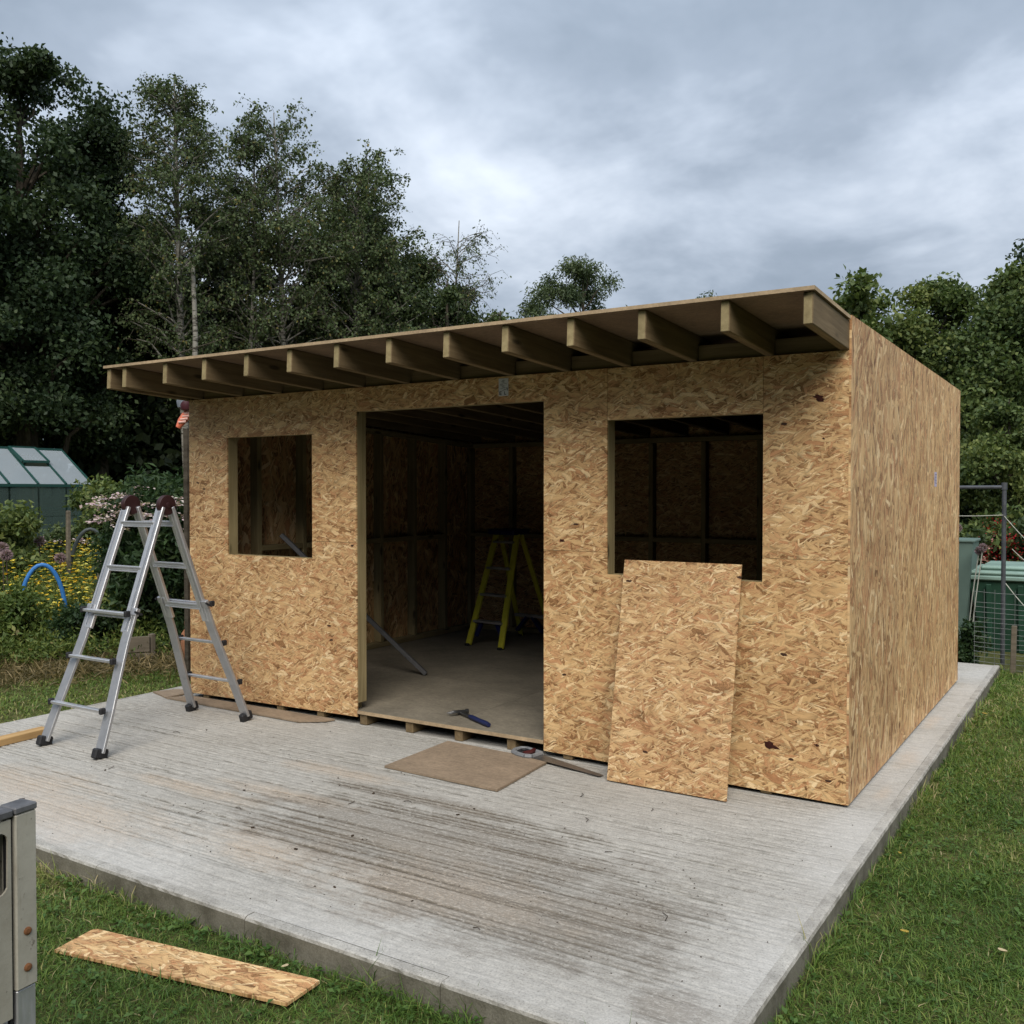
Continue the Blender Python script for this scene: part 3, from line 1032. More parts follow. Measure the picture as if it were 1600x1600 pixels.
def lad_frame(ytop, yfoot, sgn):
    def P(x, z):
        t = 1 - z / TOPZ
        return Vector((x, ytop + (yfoot - ytop) * t, z))
    nrm = Vector((0, yfoot - ytop, -TOPZ)).normalized().cross(Vector((1, 0, 0)))
    for s in (-1, 1):
        xc = -4.29
        # inner stile
        x_t, x_i = xc + s * .176, xc + s * .188
        mb = MB().bar(P(x_t, 1.50), P(x_i, .72), .024, .070, up=(1, 0, 0), bev=.004)
        for q in (-.022, 0.022):
            mb.bar(P(x_t + s * .013, 1.47) + nrm * q, P(x_i + s * .013, .74) + nrm * q, .004, .010, up=(1, 0, 0))
        mb.build('inner_stile', M['alu'], lad)
        # outer stile, flared outwards towards the foot
        pts = [P(xc + s * .211, .86), P(xc + s * .214, .66), P(xc + s * .232, .50), P(xc + s * .262, .26), P(xc + s * .282, .035)]
        mb = MB()
        for p, q in zip(pts[:-1], pts[1:]):
            e = (q - p).normalized() * .004
            mb.bar(p - e, q + e, .020, .076, up=(1, 0, 0), bev=.003)
        mb.build('outer_stile', M['alu_dull'], lad)
        # rubber foot
        ft = P(xc + s * .284, .030)
        MB().box((ft.x, ft.y, .030), (.046, .092, .060), Matrix.Rotation(-sgn * .28, 3, 'X'), .008).build('rubber_foot', M['black'], lad)
        # rivets
        for z in (1.385, 1.105):
            p = P(xc + s * .19, z)
            MB().lathe([(.010, -.006), (.010, .004), (.006, .006)], p, 12, Matrix.Rotation(s * math.pi / 2, 3, 'Y')).build('rivet', M['black'], lad)
        # collar where outer and inner stile overlap, with lock pin
        p = P(xc + s * .213, .84)
        MB().bar(P(xc + s * .213, .868), P(xc + s * .213, .822), .030, .084, up=(1, 0, 0), bev=.004).build('collar', M['alu_dull'], lad)
        mb = MB().tube([p + Vector((s * .012, 0, 0)), p + Vector((s * .052, 0, 0))], .008, 8)
        mb.tube([p + Vector((s * .048, -.026, .012)), p + Vector((s * .048, .026, -.012))], .007, 8)
        mb.build('lock_pin', M['black'], lad)
    # rungs
    for z, half, thin in ((1.39, .166, 0), (1.105, .172, 0), (.822, .180, 0), (.822, .225, 1), (.540, .225, 1), (.258, .262, 1)):
        off = nrm * (.047 * RS * sgn if thin else 0.0)
        p, q = P(-4.29 - half, z) + off, P(-4.29 + half, z) + off
        mb = MB()
        if thin:
            mb.bar(p, q, .034, .018, bev=.003)
        else:
            mb.bar(p + Vector((0, 0, .011)), q + Vector((0, 0, .011)), .034, .012, bev=.002)
            mb.bar(p + Vector((0, 0, -.004)), q + Vector((0, 0, -.004)), .028, .014)
            mb.bar(p + Vector((0, 0, -.017)), q + Vector((0, 0, -.017)), .034, .008, bev=.002)
        mb.build('rung', M['alu'], lad)
        if thin:
            for w_ in (p, q):
                MB().box(w_ + off * 0.1, (.024, .040, .038), None, .006).build('rung_bracket', M['black'], lad)


lad_frame(-.935, -1.475, 1)
lad_frame(-.865, -.316, -1)
for s in (-1, 1):
    c = Vector((-4.29 + s * .182, -.90, 1.512))
    pr = [(.062, -.020), (.066, -.014), (.066, .014), (.062, .020), (.030, .024)]
    h = MB().lathe(pr, c, 22, Matrix.Rotation(s * math.pi / 2, 3, 'Y')).build('hinge', M['hinge'], lad, smooth=True)
    MB().lathe([(.020, .020), (.020, .030), (.012, .033)], c, 14, Matrix.Rotation(s * math.pi / 2, 3, 'Y')).build('hinge_knob', M['hinge'], lad, smooth=True)
    MB().box(c + Vector((0, .066, -.022)), (.030, .030, .024), Matrix.Rotation(.5, 3, 'X'), .004).build('hinge_catch', M['black'], lad)

# ================================================================== LOOSE BOARDS AND TOOLS
# sheet leaning on the wall below the right-hand window
lp0, lp1 = Vector((-1.237, -.228, .0)), Vector((-.55, -.228, .0))
lh = math.hypot(1.207, .216)
me = MB().box((0, 0, 0), (.687, lh, .011), None, .0012).mesh('leaning_sheet')
ang = math.atan2(1.207, .216)
o = link_mesh('leaning_sheet', me, M['osb_yx'], None, (-.8935, -.124 - .0062, .609), (ang, 0, R(-.4)))
tag(o, 'cut strand board sheet leaning upright against the wall below the right window', 'board')
# smooth square of board in front of the door
o = link_mesh('board_offcut', MB().prism([(-2.436, -.706), (-1.64, -.731), (-1.686, -.103), (-2.454, -.062)], .004, .016, 'xy').mesh('board_offcut'), M['board'])
tag(o, 'square brown board offcut lying flat on the slab in front of the doorway', 'board')
# two strips of board along the wall at the left
o = MB().prism([(-5.05, -.175), (-3.645, -.185), (-3.50, -.075), (-3.47, -.004), (-3.9, -.004), (-4.95, -.03)], .004, .015, 'xy').build('board_strip', M['board'])
tag(o, 'long tapered brown board strip lying along the wall base left of the doorway', 'board')
o = MB().prism([(-5.335, -.085), (-5.06, -.17), (-5.055, .12), (-5.25, .08)], .003, .014, 'xy').build('board_strip', M['board'])
tag(o, 'short brown board scrap at the left corner of the shed wall', 'board')
# strip of strand board on the grass
me = MB().prism([(-.52, -.088), (.50, -.080), (.52, .080), (.497, .086), (-.50, .094), (-.515, .082)], -.0055, .0055, 'xy').mesh('board_strip')
o = link_mesh('board_strip', me, M['osb_xy'], None, (-1.648, -2.752, -.082), (R(1.0), R(-.5), R(9.6)))
tag(o, 'narrow strand board strip lying on the grass in front of the slab', 'board')
# length of timber at the left of the slab
o = beam('timber_length', (-4.835, -1.295, .024), (-4.77, -2.35, .024), .085, .046, M['fresh'], None, bev=.003)
tag(o, 'fresh orange timber length lying on the slab beside the ladder feet', 'timber')

# hammer
hm = empty('claw_hammer', (-2.45, .24, FL))
tag(hm, 'claw hammer with dark blue grip lying on the shed floor at the threshold', 'hammer')
p0, p1 = Vector((-2.60, .275, FL + .022)), Vector((-2.245, .095, FL + .018))
d = (p1 - p0).normalized()
sd_ = Vector((-d.y, d.x, 0))
MB().tube([p0 + d * .02, p0 + d * .15], [.010, .011], 10).build('shaft', M['steel'], hm, smooth=True)
MB().tube([p0 + d * .14, p0 + d * .17, p0 + d * .26, p0 + d * .36, p1], [.012, .0165, .015, .0175, .014], 12).build('grip', M['navy'], hm, smooth=True)
hd = MB().tube([p0 + sd_ * .062, p0 + sd_ * .045, p0 + sd_ * .043, p0 + sd_ * .02, p0 - sd_ * .012], [.016, .016, .012, .013, .015], 12)
for q in (-1, 1):
    hd.tube([p0 - sd_ * .008 + d * q * .006, p0 - sd_ * .04 + d * q * .011 + Vector((0, 0, .006)), p0 - sd_ * .085 + d * (q * .014 - .014) - Vector((0, 0, .004))], [.011, .009, .003], 8)
hd.build('head', M['steel'], hm, smooth=True)

# handsaw
sw = empty('hand_saw', (-1.7, -.08, 0))
tag(sw, 'handsaw with grey and dark handle lying half on the brown board', 'saw')
u = (Vector((-1.297, -.172, 0)) - Vector((-1.86, -.055, 0))).normalized()
v_ = Vector((-u.y, u.x, 0))
b0_ = Vector((-1.84, -.062, .019))
bl = [b0_ + v_ * .052, b0_ - v_ * .052, b0_ + u * .555 - v_ * .030, b0_ + u * .562 + v_ * .006]
zt = [0.001, 0.001, -.012, -.012]
vs = [p + Vector((0, 0, z)) for p, z in zip(bl, zt)]
vs += [p + Vector((0, 0, .0012)) for p in vs]
MB().add(vs, [(3, 2, 1, 0), (4, 5, 6, 7), (0, 1, 5, 4), (1, 2, 6, 5), (2, 3, 7, 6), (3, 0, 4, 7)]).build('blade', M['saw_steel'], sw)
hp = [(-.02, .058), (.045, .050), (.050, -.040), (.015, -.062), (-.045, -.060), (-.105, -.040), (-.125, .0), (-.118, .045), (-.085, .068)]
hole = [(-.035, .028), (-.010, .018), (-.008, -.022), (-.035, -.036), (-.075, -.024), (-.085, .012), (-.07, .034)]
rim = MB()
pts = [b0_ + u * a + v_ * b + Vector((0, 0, .004)) for a, b in hp]
for k in range(len(pts)):
    rim.tube([pts[k], pts[(k + 1) % len(pts)]], .0155, 8)
rim.build('handle', M['grey_plastic'], sw, smooth=True)
MB().tube([b0_ + u * -.015 + v_ * .05 + Vector((0, 0, .012)), b0_ + u * .005 + Vector((0, 0, .014)), b0_ + u * -.01 - v_ * .05 + Vector((0, 0, .012))], .015, 8).build('handle_bridge', M['red_plastic'], sw, smooth=True)
rim = MB()
pts = [b0_ + u * a + v_ * b + Vector((0, 0, .010)) for a, b in hole]
for k in range(len(pts)):
    rim.tube([pts[k], pts[(k + 1) % len(pts)]], .009, 8)
rim.build('handle_grip', M['black'], sw, smooth=True)

# leaning bar inside
o = beam('leaning_bar', (-3.655, 1.275, FL + .012), (-4.64, .63, 1.25), .045, .035, M['dark_bar'], None, bev=.003)
tag(o, 'grey bar leaning inside the shed from the floor towards the left window', 'bar')

# yellow stepladder inside
stp = empty('step_ladder', (-3.85, 2.95, FL))
tag(stp, 'yellow fibreglass stepladder with blue fittings standing inside the shed', 'ladder')
fa, fb = Vector((-4.24, 2.72, FL)), Vector((-3.83, 2.67, FL))
bd = Vector((fb - fa)).normalized()
dep_ = Vector((-bd.y, bd.x, 0))
ta, tb = fa + bd * .075 + dep_ * .34 + Vector((0, 0, 1.09)), fb - bd * .075 + dep_ * .34 + Vector((0, 0, 1.09))
ra, rb = fa + dep_ * .80 + bd * .02, fb + dep_ * .80 + bd * .02
for p, q in ((fa, ta), (fb, tb)):
    MB().bar(p + Vector((0, 0, .01)), q, .025, .062, up=bd, bev=.003).build('front_stile', M['yellow'], stp)
    MB().box(p + Vector((0, 0, .012)), (.045, .075, .024), None, .004).build('foot', M['black'], stp)
for p, q in ((ra, ta), (rb, tb)):
    MB().bar(p + Vector((0, 0, .01)), q + dep_ * .06, .022, .050, up=bd, bev=.003).build('rear_stile', M['yellow'], stp)
    MB().box(p + Vector((0, 0, .012)), (.04, .06, .024), None, .004).build('foot', M['black'], stp)
for k in range(4):
    t = .22 + .235 * k
    p, q = fa.lerp(ta, t), fb.lerp(tb, t)
    MB().bar(p + bd * .01, q - bd * .01, .085, .022, bev=.003).build('tread', M['alu_dull'], stp)
    if k == 0:
        for w_, s in ((p, 1), (q, -1)):
            MB().bar(w_ + bd * s * .02 + Vector((0, 0, -.012)), w_ + bd * s * .10 + Vector((0, 0, -.012)), .05, .02).build('tread_brace', M['blue_plastic'], stp)
            MB().bar(w_ + bd * s * .022 + Vector((0, 0, -.15)), w_ + bd * s * .09 + Vector((0, 0, -.02)), .04, .02, up=dep_).build('tread_brace', M['blue_plastic'], stp)
p, q = ra.lerp(ta, .22), rb.lerp(tb, .22)
MB().bar(p, q, .05, .03).build('rear_bar', M['alu_dull'], stp)
for w_, s in ((p, 1), (q, -1)):
    MB().bar(w_ + bd * s * .02 + Vector((0, 0, -.16)), w_ + bd * s * .16 + Vector((0, 0, -.01)), .03, .05, up=dep_).build('rear_brace', M['blue_plastic'], stp)
MB().box((ta + tb) / 2 + Vector((0, 0, .02)) + dep_ * .03, ((tb - ta).length + .07, .26, .055), Matrix.Rotation(math.atan2(bd.y, bd.x), 3, 'Z'), .01).build('top_cap', M['blue_plastic'], stp)

# ================================================================== METAL CABINET at the left edge, close to the camera
M['scuffed'], N = new_mat('scuffed_painted_metal')
co = obj_co(N)
n1 = N.noise(co, 5, 5, 0.65)
n2 = N.noise(N.mapping(co, sc=(40, 40, 6)), 1.0, 4, 0.7)
n3 = N.noise(co, 34, 4, 0.75)
c = N.ramp(n1.outputs[0], [(0.3, (0.27, 0.25, 0.20)), (0.7, (0.40, 0.38, 0.32))])
c = N.mixc(N.ramp(n3.outputs[0], [(0.62, 0.0), (0.70, 0.85)]), c, (0.12, 0.10, 0.08))
c = N.mixc(N.ramp(n2.outputs[0], [(0.60, 0.0), (0.72, 0.5)]), c, (0.20, 0.17, 0.13))
setc(N, c, 0.55, 0.35)
bump(N, n3.outputs[0], 0.002, 0.5)
M['cap'] = m_plain('dark_scuffed_cap', (0.10, 0.10, 0.105), 0.5, 0.4, var=.5, scale=14)
A = Vector((-.908, -3.737, 0.018))
f_ = Vector((.10, -.995, 0)).normalized()     # along the face, towards the left of the picture
b_ = Vector((-.995, -.10, 0)).normalized()    # away from the lawn side
cab = empty('tool_cabinet', A + f_ * .3 + b_ * .2 + Vector((0, 0, -.12)))
tag(cab, 'scuffed beige metal cabinet with a long slot, cut by the left picture edge', 'cabinet')
Rz = Matrix((f_, b_, Vector((0, 0, 1)))).transposed()


def cab_box(name, u0, u1, w0, w1, z0, z1, mat, bev=.003):
    c = A + f_ * (u0 + u1) / 2 + b_ * (w0 + w1) / 2 + Vector((0, 0, (z0 + z1) / 2))
    return MB().box(c, (u1 - u0, w1 - w0, z1 - z0), Rz, bev).build(name, mat, cab)


cab_box('corner_post', 0.0, .052, 0.0, .05, .475, .868, M['scuffed'])
cab_box('post_foot', 0.002, .050, 0.004, .048, -.12, .474, M['alu_dull'])
# front panel with slot: built as a frame round the hole
su0, su1, sz0, sz1 = .068, .112, .700, .838
pan = MB()
hole = []
for k in range(16):
    a = math.pi * 2 * k / 16
    cx_, cz_ = (su0 + su1) / 2, (sz1 - .022 if math.sin(a) >= 0 else sz0 + .022)
    hole.append((cx_ + .022 * math.cos(a), cz_ + .022 * math.sin(a)))
outer = []
x0p, x1p, z0p, z1p = .0605, .60, .42, .862
for (uu, zz_) in hole:
    du, dz = uu - (su0 + su1) / 2, zz_ - (sz0 + sz1) / 2
    cu = (su0 + su1) / 2
    cz_ = (sz0 + sz1) / 2
    t = 1e9
    if du > 1e-6: t = min(t, (x1p - cu) / du)
    if du < -1e-6: t = min(t, (x0p - cu) / du)
    if dz > 1e-6: t = min(t, (z1p - cz_) / dz)
    if dz < -1e-6: t = min(t, (z0p - cz_) / dz)
    outer.append((cu + du * t, cz_ + dz * t))
vs, fs = [], []
n = len(hole)
for dpt in (.004, .009):
    for (uu, zz_) in hole + outer:
        vs.append(A + f_ * uu + b_ * dpt + Vector((0, 0, zz_)))
for k in range(n):
    j = (k + 1) % n
    fs.append((k, j, n + j, n + k))
    fs.append((2 * n + k, 3 * n + k, 3 * n + j, 2 * n + j))
    fs.append((k, 2 * n + k, 2 * n + j, j))
    fs.append((n + k, n + j, 3 * n + j, 3 * n + k))
# corner fill triangles so that the panel is a full rectangle
for (cu, cz_) in ((x1p, z1p), (x0p, z1p), (x0p, z0p), (x1p, z0p)):
    best = None
    for k in range(n):
        j = (k + 1) % n
        p, q = outer[k], outer[j]
        if abs(p[0] - q[0]) > 1e-4 and abs(p[1] - q[1]) > 1e-4 and abs((p[0] if abs(p[0] - cu) < 1e-4 else q[0]) - cu) < 1e-4 and abs((p[1] if abs(p[1] - cz_) < 1e-4 else q[1]) - cz_) < 1e-4:
            b_i = len(vs)
            vs.append(A + f_ * cu + b_ * .004 + Vector((0, 0, cz_)))
            vs.append(A + f_ * cu + b_ * .009 + Vector((0, 0, cz_)))
            fs.append((n + k, n + j, b_i))
            fs.append((3 * n + k, 3 * n + j, b_i + 1))
pan.add(vs, fs).build('front_panel', M['scuffed'], cab)
cab_box('lower_panel', .066, .60, .010, .028, -.10, .417, M['alu_dull'])
cab_box('slot_dark_sheet', .03, .60, .10, .13, -.10, .86, M['black'])  # black sheet standing in for the shade inside the slot
cab_box('gap_strip', .0525, .0610, .012, .03, -.10, .86, M['black'], 0)
cab_box('top_rail', .056, .60, .0, .05, .866, .884, M['cap'])
cab_box('top_sheet', .06, .60, .052, .36, .862, .878, M['alu_dull'])
cab_box('top_rail', .0, .60, .362, .40, .862, .884, M['cap'])
cab_box('corner_cap', -.002, .054, -.002, .052, .869, .885, M['cap'])
cab_box('end_panel', .004, .03, .052, .40, -.10, .866, M['scuffed'])
for z in (.602, .520):
    p = A + f_ * .026 + Vector((0, 0, z)) - b_ * .001
    MB().lathe([(.009, -.003), (.009, .002), (.005, .004)], p, 12, Matrix.Rotation(math.pi / 2, 3, 'Y')).build('rusty_screw', M['rust'], cab)
MB().bar(A + f_ * .090 + b_ * .06 + Vector((0, 0, .72)), A + f_ * .096 + b_ * .05 + Vector((0, 0, .80)), .014, .014).build('latch_rod', M['alu_dull'], cab)


# ================================================================== VEGETATION HELPERS
def crown_mesh(clumps, leaf, aspect, rng, flat=0.75, droop=0.0, dens=1.0, power=0.6):
    """clumps: rows (x, y, z, r, n).  Leaves are scattered through each clump, denser towards its skin."""
    P, rn = [], []
    for (x, y, z, r, n) in clumps:
        n = int(n * dens)
        if n < 1:
            continue
        d = rng.normal(size=(n, 3))
        d /= np.linalg.norm(d, axis=1, keepdims=True)
        rr = r * rng.uniform(0, 1, (n, 1)) ** power * rng.uniform(.75, 1.15, (n, 1))
        p = d * rr
        p[:, 2] *= flat
        P.append(p + np.array([x, y, z]))
        rn.append(np.clip(rng.normal(.45, .22, n) + rng.normal(0, .16), 0, 1))
    P = np.concatenate(P)
    rn = np.concatenate(rn)
    n = len(P)
    ax = rdir(n, rng)
    ax[:, 2] -= droop
    nr = rdir(n, rng)
    nr[:, 2] += 0.6
    L = leaf * rng.uniform(.65, 1.35, n)
    V, F = leaf_quads(P, L, L * aspect, ax, nr, .12)
    return V, F, rn


def limb_tubes(mb, base, target, r0, rng, n=5, wob=.12, sides=5):
    base, target = Vector(base), Vector(target)
    d = target - base
    pts, rad = [], []
    for k in range(n + 1):
        t = k / n
        p = base + d * t
        w = wob * d.length * math.sin(math.pi * t)
        p += Vector(rng.normal(size=3) * w * .4)
        p.z += d.length * .10 * math.sin(math.pi * t)
        pts.append(p)
        rad.append(max(.006, r0 * (1 - t) ** 0.8 + .006))
    mb.tube(pts, rad, sides)


def tree(name, label, pos, H, rx, ry, zlow, leafmat, barkmat, leaf=.13, aspect=.62, nclump=60, per=700, cr=.9, seed=1, trunk_r=.16,
         lean=(0, 0), shape='round', droop=.2, power=.6, cat='tree', group=None, trunks=1, flat=.75, limbs=22):
    rng = np.random.default_rng(seed)
    x0, y0 = pos
    z0 = float(gz(x0, y0)) - .05
    root = empty(name, (x0, y0, z0))
    tag(root, label, cat, group)
    # clump centres
    C = []
    zc0 = zlow
    while len(C) < nclump:
        t = rng.uniform(0, 1)
        z = zc0 + (H - zc0 - cr * .95) * t
        if shape == 'round':
            prof = math.sqrt(max(0.02, 1 - (2 * t - .85) ** 2 / 1.35)) if t > .42 else .93 - (.42 - t) * .3
        elif shape == 'cone':
            prof = (1 - t) ** .75 * .95 + .10
        elif shape == 'birch':
            prof = (math.sin(math.pi * min(1, t * .93 + .14)) ** .8) * (1 - .35 * t) + .08
        else:
            prof = 1 - .25 * t
        a = rng.uniform(0, 2 * math.pi)
        q = rng.uniform(.0, 1) ** .45
        lump = 1 + .22 * math.sin(3 * a + seed) + .15 * math.sin(5 * a + 2.1 * seed + t * 6)
        r = prof * q * lump
        C.append((x0 + lean[0] * t + rx * r * math.cos(a), y0 + lean[1] * t + ry * r * math.sin(a), z0 + z,
                  cr * rng.uniform(.55, 1.25) * (0.6 + .5 * prof), per * rng.uniform(.6, 1.3)))
    C = np.array(C)
    V, F, rn = crown_mesh(C, leaf, aspect, rng, flat, droop, 1.0, power)
    bulk('crown', V - np.array([x0, y0, z0]), F, leafmat, root, rn)
    # trunk(s) and limbs
    mb = MB()
    for k in range(trunks):
        a = rng.uniform(0, 6.28)
        o = Vector((.35 * math.cos(a), .35 * math.sin(a), 0)) * (1 if trunks > 1 else 0)
        pts, rad = [], []
        for q in range(11):
            t = q / 10
            pts.append(Vector((x0 + lean[0] * t + o.x * (1 + t) + .05 * H * .12 * math.sin(3 * t + seed + k), y0 + lean[1] * t + o.y * (1 + t) + .05 * H * .1 * math.sin(4 * t + 2 * seed), z0 + (H * .93) * t)))
            rad.append(trunk_r * (1 - .92 * t) + .01)
        rad[0] *= 1.35
        mb.tube(pts, rad, 9)
        sel = rng.choice(len(C), min(limbs, len(C)), replace=False)
        for s_ in sel:
            tz = (C[s_, 2] - z0) / (H * .93)
            tb_ = max(.06, tz - rng.uniform(.06, .22))
            qi = min(9, int(tb_ * 10))
            bp = pts[qi].lerp(pts[qi + 1], tb_ * 10 - qi) if qi < 10 else pts[10]
            limb_tubes(mb, bp, C[s_, :3], trunk_r * .42 * (1 - tb_ * .8), rng)
    mb.build('trunk', barkmat, root, smooth=True)
    return root


def twiggy_birch(name, label, pos, H, rx, zlow, seed, leafmat, n_br=46, twigs=7, leaves=26, leaf=.10, trunk_r=.11, group=None, lean=(0, 0), dens=1.0):
    """a slender birch: ascending limbs, thin hanging twigs with small leaves strung along them"""
    rng = np.random.default_rng(seed)
    x0, y0 = pos
    z0 = float(gz(x0, y0)) - .05
    root = empty(name, (x0, y0, z0))
    tag(root, label, 'tree', group)
    mb = MB()
    pts, rad = [], []
    for q in range(13):
        t = q / 12
        pts.append(Vector((x0 + lean[0] * t + .22 * math.sin(2.6 * t + seed), y0 + lean[1] * t + .18 * math.sin(3.3 * t + seed * 1.7), z0 + H * .97 * t)))
        rad.append(trunk_r * (1 - t) ** .85 + .012)
    mb.tube(pts, rad, 8)
    P, AX = [], []
    tw = MB()
    for b in range(n_br):
        t = rng.uniform(zlow / H, .96)
        qi = min(11, int(t * 12))
        bp = pts[qi].lerp(pts[qi + 1], t * 12 - qi)
        a = rng.uniform(0, 6.28)
        env = math.sin(math.pi * min(1, max(0, (t - zlow / H) / (1 - zlow / H)) * .80 + .17)) ** .7
        L = rx * env * rng.uniform(.55, 1.15)
        tip = bp + Vector((math.cos(a) * L, math.sin(a) * L, L * rng.uniform(.35, 1.0)))
        limb_tubes(mb, bp, tip, trunk_r * .30 * (1 - t * .6), rng, 4, .10, 4)
        for k in range(twigs):
            s = rng.uniform(.25, 1.0)
            p = bp.lerp(tip, s) + Vector((0, 0, L * .10 * math.sin(math.pi * s)))
            d = Vector((math.cos(a + rng.normal() * .9), math.sin(a + rng.normal() * .9), rng.uniform(-.6, .7))).normalized()
            ll = rng.uniform(.35, .95)
            q1 = p + d * ll * .5
            q2 = q1 + (d * .4 + Vector((0, 0, -rng.uniform(.2, .75)))) * ll * .6
            tw.tube([p, q1, q2], [.007, .005, .003], 3, False)
            m_ = int(leaves * dens * rng.uniform(.5, 1.5))
            for j in range(m_):
                f = rng.uniform(.1, 1)
                w = p.lerp(q1, f * 2) if f < .5 else q1.lerp(q2, f * 2 - 1)
                P.append((w.x + rng.normal() * .07, w.y + rng.normal() * .07, w.z + rng.normal() * .06))
    P = np.array(P)
    n = len(P)
    ax = rdir(n, rng)
    ax[:, 2] -= .7
    L = leaf * rng.uniform(.6, 1.3, n)
    V, F = leaf_quads(P, L, L * .66, ax, rdir(n, rng), .1)
    rn = np.clip(rng.normal(.5, .24, n), 0, 1)
    bulk('crown', V - np.array([x0, y0, z0]), F, leafmat, root, rn)
    tr = mb.build('trunk', M['birch_bark'], root, smooth=True)
    tag(tw.build('twigs', M['bark'], root), kind='stuff')
    return root


def at(px, dist):
    """plan position seen along a bearing of the photograph, at a distance from the camera"""
    u = (px - 800.0) / 1500.8
    d = Vector((math.sin(_yaw), math.cos(_yaw), 0)) + Vector((math.cos(_yaw), -math.sin(_yaw), 0)) * u
    d.normalize()
    return (CAM.x + d.x * dist, CAM.y + d.y * dist)


def top(py, dist, pos):
    """height above the local ground of something whose top shows at picture row py"""
    return CAM.z + (768.5 - py) / 1500.8 * dist - float(gz(*pos))


# ================================================================== TREES
def add_tree(name, label, px, dist, py, wpx, zlow, seed, foliage='mid', bark='bark', ry=None, **kw):
    pos = at(px, dist)
    H = top(py, dist, pos)
    rx = wpx / 1500.8 * dist * 1.22
    return tree(name, label, pos, H, rx, ry or rx, zlow, M[foliage], M[bark], seed=seed, **kw)


WG = 'trees of the wood behind the shed'
add_tree('oak_tree', 'tallest dark oak at the far left edge of the wood', 40, 27, 122, 118, 2.5, 1, 'oak', leaf=.125, nclump=120, per=640, cr=.80, trunk_r=.30, limbs=50, group=WG)
add_tree('oak_tree', 'dark oak cut by the left picture edge behind the greenhouse', -95, 26, 165, 110, 2.5, 2, 'oak', leaf=.13, nclump=70, per=600, cr=.85, trunk_r=.26, group=WG)
add_tree('oak_tree', 'rounded dark oak just right of the tallest oak', 158, 28, 205, 62, 2.5, 3, 'oak', leaf=.12, nclump=76, per=600, cr=.72, trunk_r=.22, group=WG, limbs=36)
twiggy_birch('birch_tree', 'tall slender birch with forked pale stems nearest the oaks', at(301, 26), top(128, 26, at(301, 26)), 1.35, 3.6, 21, M['birch'], lean=(-.22, -.30), n_br=105, twigs=10, leaves=22, leaf=.085, trunk_r=.12, group=WG)
twiggy_birch('birch_tree', 'broad feathery birch in the middle of the wood', at(455, 27), top(172, 27, at(455, 27)), 2.1, 2.6, 22, M['birch'], n_br=120, twigs=11, leaves=20, leaf=.088, trunk_r=.10, group=WG, lean=(-.3, -.2))
twiggy_birch('birch_tree', 'drooping olive birch on the right shoulder of the wood', at(565, 27.5), top(248, 27.5, at(565, 27.5)), 2.0, 1.6, 23, M['birch'], n_br=125, twigs=11, leaves=24, leaf=.088, trunk_r=.12, group=WG)
twiggy_birch('birch_tree', 'slim hanging birch between the tall and the broad one', at(385, 27), top(200, 27, at(385, 27)), 1.1, 2.6, 25, M['birch'], n_br=70, twigs=9, leaves=16, leaf=.085, trunk_r=.07, group=WG)
twiggy_birch('birch_tree', 'thin half bare birch standing apart at the end of the wood', at(708, 29), top(332, 29, at(708, 29)), 1.45, 2.4, 24, M['birch'], n_br=70, twigs=9, leaves=7, leaf=.075, trunk_r=.06, group=WG)
add_tree('alder_tree', 'dark leafy tree between the oaks and the first birch', 225, 30, 330, 70, 1.5, 5, 'mid', leaf=.12, nclump=60, per=560, cr=.80, group=WG)
add_tree('alder_tree', 'dark leafy tree filling the gap between the two tall birches', 350, 30, 315, 80, 1.5, 6, 'mid', leaf=.12, nclump=64, per=560, cr=.80, group=WG)
add_tree('alder_tree', 'dark leafy tree behind the broad feathery birch', 490, 30, 345, 80, 1.2, 7, 'mid', leaf=.12, nclump=64, per=560, cr=.80, group=WG)
add_tree('alder_tree', 'green tree below the drooping birch on the wood edge', 618, 29, 340, 82, 1.0, 8, 'mid', leaf=.12, nclump=64, per=560, cr=.78, group=WG)
add_tree('alder_tree', 'brighter green tree at the right foot of the wood', 700, 28, 408, 78, .8, 9, 'mid', leaf=.11, nclump=66, per=520, cr=.66, group=WG)
add_tree('alder_tree', 'low bright green tree where the wood meets the roof edge', 782, 29, 458, 62, .6, 10, 'fresh_leaf', leaf=.11, nclump=52, per=420, cr=.6, group=WG)
add_tree('alder_tree', 'green tree filling the slope between the drooping birch and the thin birch', 662, 30, 378, 78, 1.0, 27, 'mid', leaf=.12, nclump=64, per=520, cr=.75, group=WG)
add_tree('alder_tree', 'dark tree under the drooping birch crown', 560, 31, 300, 70, 1.0, 28, 'mid', leaf=.12, nclump=60, per=520, cr=.75, group=WG)
add_tree('willow_tree', 'feathery round willow showing alone above the middle of the roof', 908, 31, 390, 102, 1.2, 12, 'willow', leaf=.13, aspect=.3, nclump=76, per=420, cr=.66, droop=.5, limbs=34)
add_tree('distant_tree', 'small pale treetop just above the roof edge left of the corner', 1098, 34, 450, 26, 1.5, 13, 'willow', leaf=.12, aspect=.4, nclump=14, per=150, cr=.45, limbs=10)
add_tree('sycamore_tree', 'dark sycamore with ragged top behind the roof corner', 1352, 17, 408, 72, .8, 14, 'fresh_leaf', leaf=.11, nclump=52, per=330, cr=.42, trunk_r=.09, limbs=30, power=.75)
add_tree('hawthorn_tree', 'broad bushy tree right of the sycamore behind the side wall', 1462, 17.5, 436, 72, .4, 15, 'fresh_leaf', leaf=.075, nclump=90, per=760, cr=.50, trunk_r=.10)
add_tree('hawthorn_tree', 'tall bushy tree cut by the right picture edge', 1580, 17, 425, 80, .4, 16, 'fresh_leaf', leaf=.075, nclump=105, per=760, cr=.52, trunk_r=.12)
